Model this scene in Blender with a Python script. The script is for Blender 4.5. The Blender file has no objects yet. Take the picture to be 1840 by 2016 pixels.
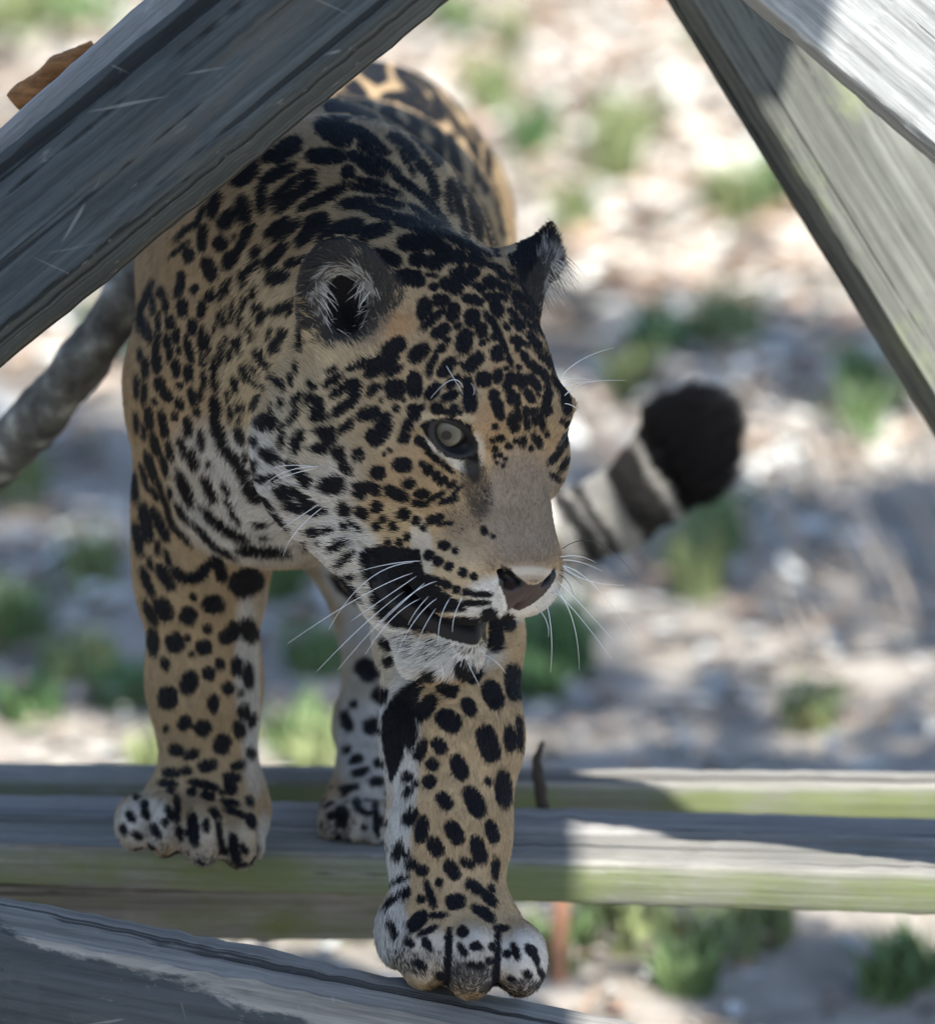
import bpy, bmesh, math, random, os
import numpy as np
from mathutils import Vector, Matrix

# ---------------------------------------------------------------- camera, world, sun, exposure
S_PX, CAM_D, PITCH = 0.00038, 4.5, math.radians(12.5)   # metres per photo unit at the subject, distance, tilt
F_PX = CAM_D / S_PX
PLAT = 0.55                                             # top of the platform above the ground
ZC = PLAT + 0.3037                                      # height of the point in the middle of the picture
FWD = np.array([0, math.cos(PITCH), -math.sin(PITCH)])
UPV = np.array([0, math.sin(PITCH), math.cos(PITCH)])
CAM = np.array([0, 0, ZC]) - CAM_D * FWD

scene = bpy.context.scene
col = scene.collection
cam_data = bpy.data.cameras.new("camera")
cam = bpy.data.objects.new("camera", cam_data)
col.objects.link(cam)
cam.location = CAM
cam.rotation_euler = (math.pi / 2 - PITCH, 0, 0)
cam_data.sensor_fit = 'HORIZONTAL'
cam_data.sensor_width = 36
cam_data.lens = 36 * F_PX / 1840
cam_data.clip_start = 0.1
cam_data.clip_end = 500
scene.camera = cam
cam_data.dof.use_dof = True
cam_data.dof.focus_distance = 4.36
cam_data.dof.aperture_fstop = 5.6

SUN_ELEV, SUN_AZ = math.radians(55), math.radians(160)   # azimuth measured clockwise from +Y (away from camera)
world = bpy.data.worlds.new("World")
scene.world = world
world.use_nodes = True
wn = world.node_tree.nodes
sky = wn.new('ShaderNodeTexSky')
sky.sky_type = 'NISHITA'
sky.sun_disc = False
sky.sun_elevation = SUN_ELEV
sky.sun_rotation = SUN_AZ
sky.ozone_density = 1.6
sky.air_density = 1.0
sky.dust_density = 0.5
wn['Background'].inputs['Strength'].default_value = 0.12
world.node_tree.links.new(sky.outputs[0], wn['Background'].inputs[0])
sun_data = bpy.data.lights.new("sun", 'SUN')
sun_data.energy = 5.0
sun_data.angle = math.radians(0.53)
sun_data.color = (1.0, 0.95, 0.87)
sun = bpy.data.objects.new("sun", sun_data)
col.objects.link(sun)
SUN_DIR = Vector((math.sin(SUN_AZ) * math.cos(SUN_ELEV), math.cos(SUN_AZ) * math.cos(SUN_ELEV), math.sin(SUN_ELEV)))
sun.location = SUN_DIR * 20
sun.rotation_euler = SUN_DIR.to_track_quat('Z', 'Y').to_euler()

scene.view_settings.view_transform = 'Standard'
scene.view_settings.look = 'None'
scene.view_settings.exposure = 1.05
scene.view_settings.gamma = 1.0
scene.render.engine = 'CYCLES'
scene.cycles.use_denoising = True
scene.cycles.use_adaptive_sampling = True
scene.cycles.adaptive_threshold = 0.02
scene.cycles.max_bounces = 4
scene.cycles.diffuse_bounces = 2
scene.cycles.glossy_bounces = 2
scene.cycles.transparent_max_bounces = 8
scene.cycles.caustics_reflective = False
scene.cycles.caustics_refractive = False

rng = np.random.default_rng(7)

# ---------------------------------------------------------------- helpers
def ray(px, py):
    d = np.array([(px - 920) / F_PX, 0, 0]) + UPV * ((1008 - py) / F_PX) + FWD
    return d

def at(px, py, y):
    """the point on the photo ray (px, py) at world depth y"""
    d = ray(px, py)
    return CAM + d * ((y - CAM[1]) / d[1])

def atz(px, py, z):
    """the point on the photo ray where it meets the level z"""
    d = ray(px, py)
    return CAM + d * ((z - CAM[2]) / d[2])

def project(p):
    d = p - CAM
    w = d @ FWD
    return 920 + F_PX * d[..., 0] / w, 1008 - F_PX * (d @ UPV) / w, w

def tag(o, label=None, cat=None, group=None, kind=None):
    if label: o['label'] = label
    if cat: o['category'] = cat
    if group: o['group'] = group
    if kind: o['kind'] = kind
    return o

def empty(name, loc=(0, 0, 0)):
    o = bpy.data.objects.new(name, None)
    o.location = loc
    o.empty_display_size = 0.1
    col.objects.link(o)
    return o

def mesh_obj(name, verts, faces, mat=None, parent=None, smooth=True):
    me = bpy.data.meshes.new(name)
    me.from_pydata([tuple(v) for v in verts], [], [tuple(f) for f in faces])
    me.update()
    if smooth:
        me.shade_smooth()
    if mat: me.materials.append(mat)
    o = bpy.data.objects.new(name, me)
    col.objects.link(o)
    if parent: 
        o.parent = parent
        o.matrix_parent_inverse = parent.matrix_basis.inverted()
    return o

# ---------------------------------------------------------------- jaguar: one continuous body from a distance field
# head frame: x towards the animal's left, y out of the nose, z up; origin between the eyes
_v = np.radians([30.45888, 18.04538, 42.176726])
def _rot(v):
    a = np.linalg.norm(v); k = v / a
    K = np.array([[0, -k[2], k[1]], [k[2], 0, -k[0]], [-k[1], k[0], 0]])
    return np.eye(3) + math.sin(a) * K + (1 - math.cos(a)) * K @ K
HEAD_R = _rot(_v) @ np.diag([1.0, -1.0, 1.0])
_o = np.array([0.01319639, -0.18705845, 0.10247578]) + np.array([0, 0, ZC])
_t = ((-0.12) - CAM[1]) / (_o[1] - CAM[1])
HEAD_O = CAM + (_o - CAM) * _t
HEAD_S = _t
def hw(p):
    return (np.asarray(p, float) * HEAD_S) @ HEAD_R.T + HEAD_O
def to_head(p):
    return ((p - HEAD_O) @ HEAD_R) / HEAD_S

def axis(lo, hi, parts):
    """rectilinear spacing: parts = [(start, end, step)] fine zones, else coarse"""
    out = [lo]
    while out[-1] < hi:
        st = 0.006
        for a, b, s in parts:
            if a <= out[-1] < b: st = s
        out.append(out[-1] + st)
    return np.array(out, np.float32)

hb = np.array([hw((x, y, z)) for x in (-.12, .12) for y in (-.14, .12) for z in (-.165, .1)])
FINE = 0.0016
GX = axis(-0.34, 0.36, [(-0.30, -0.12, 0.0026), (-0.12, 0.115, FINE), (.115, .3, .004)])
GY = axis(-0.30, 1.32, [(-0.30, 0.02, FINE * 1.15), (0.02, 0.25, 0.003), (.25, .45, .0045)])
GZ = axis(PLAT - 0.13, PLAT + 0.66, [(PLAT - .13, PLAT + 0.16, 0.0022), (PLAT + .16, PLAT + 0.475, FINE), (PLAT + .475, PLAT + .66, .003)])
Fd = np.full((len(GX), len(GY), len(GZ)), 0.3, np.float32)

def sub(lo, hi):
    i0, i1 = np.searchsorted(GX, [lo[0], hi[0]]); j0, j1 = np.searchsorted(GY, [lo[1], hi[1]]); k0, k1 = np.searchsorted(GZ, [lo[2], hi[2]])
    sl = (slice(i0, i1), slice(j0, j1), slice(k0, k1))
    return sl, GX[sl[0]][:, None, None], GY[sl[1]][None, :, None], GZ[sl[2]][None, None, :]

def blend(sl, d, k, op):
    f = Fd[sl]
    if op == 'add':
        h = np.maximum(k - np.abs(f - d), 0) / k
        Fd[sl] = np.minimum(f, d) - h * h * k * 0.25
    else:
        d = -d
        h = np.maximum(k - np.abs(f - d), 0) / k
        Fd[sl] = np.maximum(f, d) + h * h * k * 0.25

def ell(c, r, k=0.02, R=None, op='add'):
    """ellipsoid, axes in the columns of R"""
    c = np.asarray(c, float); r = np.asarray(r, float) * np.ones(3)
    R = np.eye(3) if R is None else np.asarray(R, float)
    e = np.sqrt(((R * r) ** 2).sum(1)) + k * 1.1 + 0.006
    sl, X, Y, Z = sub(c - e, c + e)
    X = X - c[0]; Y = Y - c[1]; Z = Z - c[2]
    k0 = 0; k1 = 0
    for i in range(3):
        q = X * R[0, i] + Y * R[1, i] + Z * R[2, i]
        k0 = k0 + (q / r[i]) ** 2
        k1 = k1 + (q / (r[i] * r[i])) ** 2
    k0 = np.sqrt(k0); k1 = np.sqrt(k1) + 1e-9
    blend(sl, (k0 * (k0 - 1) / k1).astype(np.float32), k, op)

def cone(a, b, ra, rb, k=0.03, op='add', sq=None):
    """tapered capsule; sq = (direction, factor) flattens it along a direction"""
    a = np.asarray(a, float); b = np.asarray(b, float)
    m = max(ra, rb) * (1.0 if sq is None else max(1.0, sq[1])) + k * 1.1 + 0.006
    lo = np.minimum(a, b) - m; hi = np.maximum(a, b) + m
    sl, X, Y, Z = sub(lo, hi)
    ab = b - a; L2 = ab @ ab
    X = X - a[0]; Y = Y - a[1]; Z = Z - a[2]
    t = np.clip((X * ab[0] + Y * ab[1] + Z * ab[2]) / L2, 0, 1)
    dx = X - t * ab[0]; dy = Y - t * ab[1]; dz = Z - t * ab[2]
    if sq is not None:
        n = np.asarray(sq[0], float); n = n / np.linalg.norm(n)
        q = dx * n[0] + dy * n[1] + dz * n[2]
        d2 = dx * dx + dy * dy + dz * dz - q * q + (q / sq[1]) ** 2
    else:
        d2 = dx * dx + dy * dy + dz * dz
    t = t * t * (3 - 2 * t) * 0.35 + t * 0.65
    blend(sl, (np.sqrt(d2) - (ra + (rb - ra) * t)).astype(np.float32), k, op)

def chain(pts, k=0.03):
    for (a, ra), (b, rb) in zip(pts[:-1], pts[1:]):
        cone(a, b, ra, rb, k)

def frame(z, y):
    """columns x, y, z with z kept and y made square to it"""
    z = np.asarray(z, float); z = z / np.linalg.norm(z)
    y = np.asarray(y, float); y = y - (y @ z) * z; y = y / np.linalg.norm(y)
    return np.stack([np.cross(y, z), y, z], 1)

def hell(c, r, k=0.015, op='add', R=None):
    Rm = HEAD_R if R is None else HEAD_R @ R
    ell(hw(c), np.asarray(r, float) * HEAD_S, k, Rm, op)
def hcone(a, b, ra, rb, k=0.02, op='add', sq=None):
    if sq is not None: sq = (HEAD_R @ np.asarray(sq[0], float), sq[1])
    cone(hw(a), hw(b), ra * HEAD_S, rb * HEAD_S, k, op, sq)
def both(fn, *a, **kw):
    for s in (-1, 1):
        m = np.array([s, 1, 1.0])
        b = [np.asarray(q, float) * m if isinstance(q, tuple) and i in fn_pos[fn] else q for i, q in enumerate(a)]
        fn(*b, **kw)
fn_pos = {hell: (0,), hcone: (0, 1)}

def build_head():
    hell((0, -.078, -.002), (.080, .100, .068), .02)                   # cranium
    hell((0, -.025, .010), (.062, .056, .045), .025)                   # forehead
    hcone((0, -.005, .000), (0, .070, -.058), .032, .030, .022, sq=((1, 0, 0), 1.28))  # bridge of the nose
    hcone((0, .005, -.055), (0, .056, -.074), .056, .041, .03, sq=((1, 0, 0), 1.1))   # muzzle
    both(hell, (.029, .066, -.080), (.031, .036, .028), .018)          # whisker pads
    both(hell, (.066, -.025, -.038), (.038, .055, .042), .03)          # cheekbones
    both(hell, (.070, -.066, -.062), (.042, .048, .058), .03)          # cheek ruffs
    both(hcone, (.050, -.050, -.094), (.028, .026, -.128), .046, .028, .03)   # jaw muscles
    hcone((0, -.02, -.122), (0, .058, -.146), .037, .028, .03)
    hell((0, .068, -.155), (.034, .025, .026), .012)                   # chin
    both(hell, (.033, .006, .021), (.023, .022, .014), .018)           # brow ridges
    # mouth: a slit between lip and jaw
    hell((0, .070, -.114), (.054, .050, .0085), .006, 'sub')
    both(hcone, (.050, .044, -.113), (.066, .006, -.100), .0085, .005, .006, 'sub')
    for s in (-1, 1): hcone((0, .080, -.129), (s * .034, .050, -.126), .008, .0085, .006)   # lower lip
    # nose leather
    hell((0, .082, -.054), (.027, .019, .020), .012)
    hell((0, .102, -.092), (.0016, .02, .016), .006, 'sub')
    both(hell, (.017, .099, -.056), (.0065, .009, .0045), .004, 'sub')
    both(hell, (.024, .094, -.050), (.006, .008, .003), .004, 'sub')
    # eyes: lids, then the opening
    for s in (-1, 1):
        n, e, R = eye_frame(s)
        hell(e, (.025, .020, .0185) if s < 0 else (.021, .017, .016), .014, R=R)
        hell(e + n * .0165, (.0175, .0115, .014), .004, 'sub', R=R)
        if s < 0: hcone(e + R @ [-.018, .0085, .0085], e + R @ [.018, .0100, .0085], .0045, .0045, .010)
    # ears
    for s in (-1, 1):
        upv = np.array([s * .50, -.30, .80]); upv /= np.linalg.norm(upv)
        op = np.array([s * .60, .72, -.05]); op -= (op @ upv) * upv; op /= np.linalg.norm(op)
        R = frame(upv, op)
        c = np.array([s * .089, -.097, .040])
        hell(c - op * .004 - (0 if s < 0 else .007) * upv, (.034, .021, .052) if s < 0 else (.029, .020, .043), .018, R=R)
        hell(c + op * .016 + upv * .004, (.023, .021, .039), .006, 'sub', R=R)
        hell(c + op * .004 - upv * .014, (.017, .024, .020), .006, 'sub', R=R)

    # the far ear is seen edge on: its tip
    tip_y = hw((.089, -.097, .040))[1] + .01
    cone(at(1058, 515, tip_y), at(1085, 438, tip_y), .017, .0022, .012)

def eye_frame(s):
    n = np.array([s * .45, .86, .18]); n /= np.linalg.norm(n)
    e = np.array([s * .0515, .009, .0135])
    R = frame(n, np.array([0, -.22, 1.0]))     # columns: across, up, out
    tilt = math.radians(-24) * s
    ca, sa = math.cos(tilt), math.sin(tilt)
    return n, e, R @ np.array([[ca, -sa, 0], [sa, ca, 0], [0, 0, 1]])

def P(px, py, y): return at(px, py, y)
def U(n, y): return n * S_PX * (y - CAM[1]) / -CAM[1]     # photo units to metres at that depth

def build_body():
    nb = hw((0, -.10, -.015))
    # neck, throat, chest
    cone(nb, P(650, 550, .12), .086, .110, .05)
    cone(P(650, 550, .12), P(590, 500, .28), .110, .108, .06)
    cone(hw((0, -.085, -.07)), P(570, 800, .10), .080, .103, .05)
    cone(P(570, 800, .10), P(545, 905, .12), .100, .078, .05)
    # shoulder blades and trunk
    ell(P(575, 410, .27), (.055, .10, .080), .04)
    ell(P(690, 450, .25), (.055, .10, .070), .04)
    cone(P(600, 540, .28), P(680, 520, .60), .112, .122, .06)
    cone(P(680, 520, .60), P(700, 375, .92), .122, .118, .06)
    # near shoulder and foreleg (animal's right)
    cone(P(490, 480, .24), P(408, 760, .17), .070, .056, .05)
    chain([(P(408, 760, .17), .056), (P(378, 1000, .16), U(102, .16)), (P(395, 1130, .15), U(114, .15)), (P(402, 1340, .145), U(98, .145)), (P(412, 1530, .14), U(96, .14))], .03)
    # far shoulder and stepping foreleg (animal's left)
    cone(P(760, 560, .22), P(860, 1000, .08), .085, .062, .05)
    chain([(P(860, 1000, .08), .062), (P(884, 1250, .0), U(130, 0)), (P(890, 1450, -.05), U(124, -.05)), (P(884, 1640, -.09), U(106, -.09)), (P(876, 1770, -.12), U(104, -.12))], .03)
    # hind legs
    cone(P(690, 470, .80), P(650, 900, .52), .115, .075, .05)
    chain([(P(650, 900, .52), .075), (P(740, 1220, .46), U(62, .46)), (P(728, 1420, .34), U(56, .34)), (P(712, 1570, .25), U(60, .25))], .03)
    cone(P(762, 480, .86), P(845, 950, .72), .108, .075, .05)
    chain([(P(850, 950, .72), .075), (P(880, 1300, .80), U(55, .80)), (P(870, 1500, .66), U(50, .66)), (P(868, 1545, .60), U(55, .60))], .03)
    # tail
    chain([(P(800, 420, 1.0), .05), (P(930, 700, 1.12), .034), (P(1040, 1000, 1.10), .030), (P(1130, 1038, 1.05), .030), (P(1210, 1008, 1.03), .032), (P(1290, 945, 1.0), .034), (P(1340, 885, .99), .036), (P(1372, 845, .98), .027)], .02)
    # paws: (px, py, depth, half width, half height, half length)
    for pts in PAWS:
        for (px, py, y, a, b, l, k) in pts:
            ell(P(px, py, y), (U(a, y), l, U(b, y)), k)
    for (a, b, w) in TOE_CUTS:
        cone(P(*a), P(*b), w, w, .012, 'sub')

PAWS = [
    # animal's right forepaw on the front plank
    [(400, 1600, .125, 132, 78, .055, .025), (268, 1618, .095, 42, 52, .034, .012), (326, 1622, .078, 46, 64, .036, .010), (402, 1638, .070, 48, 66, .036, .010), (474, 1648, .085, 42, 62, .034, .010)],
    # animal's left forepaw stepping on the timber
    [(900, 1838, -.135, 135, 88, .055, .025), (783, 1840, -.125, 36, 60, .03, .016), (836, 1876, -.165, 54, 68, .038, .012), (926, 1890, -.185, 60, 74, .038, .011), (1024, 1888, -.165, 54, 72, .038, .011)],
    # hind paw
    [(712, 1600, .24, 76, 56, .05, .02), (655, 1618, .20, 28, 46, .03, .010), (692, 1622, .19, 30, 48, .032, .009), (738, 1626, .19, 32, 48, .032, .009), (775, 1622, .21, 24, 44, .03, .009)],
    [(868, 1560, .58, 60, 34, .05, .02)],
]
TOE_CUTS = [((294, 1585, .062), (296, 1672, .058), .0035), ((363, 1592, .048), (365, 1690, .042), .004), ((440, 1600, .048), (444, 1700, .050), .004),
            ((884, 1835, -.205), (878, 1945, -.218), .004), ((980, 1838, -.208), (974, 1955, -.218), .004), ((672, 1590, .165), (672, 1660, .165), .003), ((716, 1592, .158), (714, 1665, .158), .003)]

def surface_nets():
    F = Fd
    ins = F < 0
    nx, ny, nz = F.shape
    cnt = np.zeros((nx - 1, ny - 1, nz - 1), np.uint8)
    for a in (0, 1):
        for b in (0, 1):
            for c in (0, 1):
                cnt += ins[a:nx - 1 + a, b:ny - 1 + b, c:nz - 1 + c]
    act = (cnt > 0) & (cnt < 8)
    ci, cj, ck = np.nonzero(act)
    idx = np.full(act.shape, -1, np.int32)
    idx[ci, cj, ck] = np.arange(len(ci))
    n = len(ci)
    acc = np.zeros((n, 3)); w = np.zeros(n)
    corners = [(a, b, c) for a in (0, 1) for b in (0, 1) for c in (0, 1)]
    for p in corners:
        for ax in range(3):
            if p[ax]: continue
            q = list(p); q[ax] = 1
            f0 = F[ci + p[0], cj + p[1], ck + p[2]]; f1 = F[ci + q[0], cj + q[1], ck + q[2]]
            m = (f0 < 0) != (f1 < 0)
            t = np.where(m, f0 / np.where(m, f0 - f1, 1), 0)
            p0 = np.stack([GX[ci + p[0]], GY[cj + p[1]], GZ[ck + p[2]]], 1)
            p1 = np.stack([GX[ci + q[0]], GY[cj + q[1]], GZ[ck + q[2]]], 1)
            acc += np.where(m[:, None], p0 + (p1 - p0) * t[:, None], 0); w += m
    V = acc / w[:, None]
    quads = []
    for ax in range(3):
        sl0 = [slice(None)] * 3; sl1 = [slice(None)] * 3
        sl0[ax] = slice(0, -1); sl1[ax] = slice(1, None)
        s0 = ins[tuple(sl0)]; s1 = ins[tuple(sl1)]
        ii = np.nonzero(s0 != s1)
        u, v = (ax + 1) % 3, (ax + 2) % 3
        ok = (ii[u] > 0) & (ii[v] > 0) & (ii[u] < F.shape[u] - 1) & (ii[v] < F.shape[v] - 1)
        ii = tuple(x[ok] for x in ii)
        flip = s0[ii]
        def cell(du, dv):
            c = [ii[0].copy(), ii[1].copy(), ii[2].copy()]
            c[u] = c[u] + du; c[v] = c[v] + dv
            return idx[tuple(c)]
        q = np.stack([cell(-1, -1), cell(0, -1), cell(0, 0), cell(-1, 0)], 1)
        q[~flip] = q[~flip][:, ::-1]
        quads.append(q)
    Q = np.concatenate(quads)
    return V, Q

def relax(V, Q, n=2, lam=0.5):
    a = np.concatenate([Q[:, [0, 1]], Q[:, [1, 2]], Q[:, [2, 3]], Q[:, [3, 0]]])
    deg = np.bincount(a.ravel(), minlength=len(V))[:, None].astype(float)
    for it in range(n):
        for l in (lam, -lam * 1.03):
            s = np.stack([np.bincount(a[:, 0], V[a[:, 1], c], len(V)) + np.bincount(a[:, 1], V[a[:, 0], c], len(V)) for c in range(3)], 1)
            V = V + l * (s / deg - V)
    return V

def largest_piece(V, Q):
    lab = np.arange(len(V))
    a = np.concatenate([Q[:, [0, 1]], Q[:, [1, 2]], Q[:, [2, 3]], Q[:, [3, 0]]])
    while True:
        old = lab.copy()
        m = np.minimum(lab[a[:, 0]], lab[a[:, 1]])
        np.minimum.at(lab, a[:, 0], m); np.minimum.at(lab, a[:, 1], m)
        lab = lab[lab]; lab = lab[lab]
        if (old == lab).all(): break
    big = np.bincount(lab).argmax()
    keep = lab == big
    new = np.cumsum(keep) - 1
    return V[keep], new[Q[keep[Q[:, 0]]]]

def quad_mesh(name, V, Q):
    me = bpy.data.meshes.new(name)
    me.vertices.add(len(V)); me.vertices.foreach_set('co', V.astype(np.float32).ravel())
    me.loops.add(len(Q) * 4); me.loops.foreach_set('vertex_index', Q.astype(np.int32).ravel())
    me.polygons.add(len(Q)); me.polygons.foreach_set('loop_start', np.arange(0, len(Q) * 4, 4, dtype=np.int32))
    me.update(calc_edges=True)
    me.shade_smooth()
    return me

def vert_normals(V, Q):
    fn = np.cross(V[Q[:, 2]] - V[Q[:, 0]], V[Q[:, 3]] - V[Q[:, 1]])
    N = np.zeros_like(V)
    for c in range(4):
        for i in range(3):
            N[:, i] += np.bincount(Q[:, c], fn[:, i], len(V))
    return N / (np.linalg.norm(N, axis=1)[:, None] + 1e-12)

build_head()
build_body()
JV, JQ = surface_nets()
JV, JQ = largest_piece(JV, JQ)
JV = relax(JV, JQ, 2)

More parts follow.
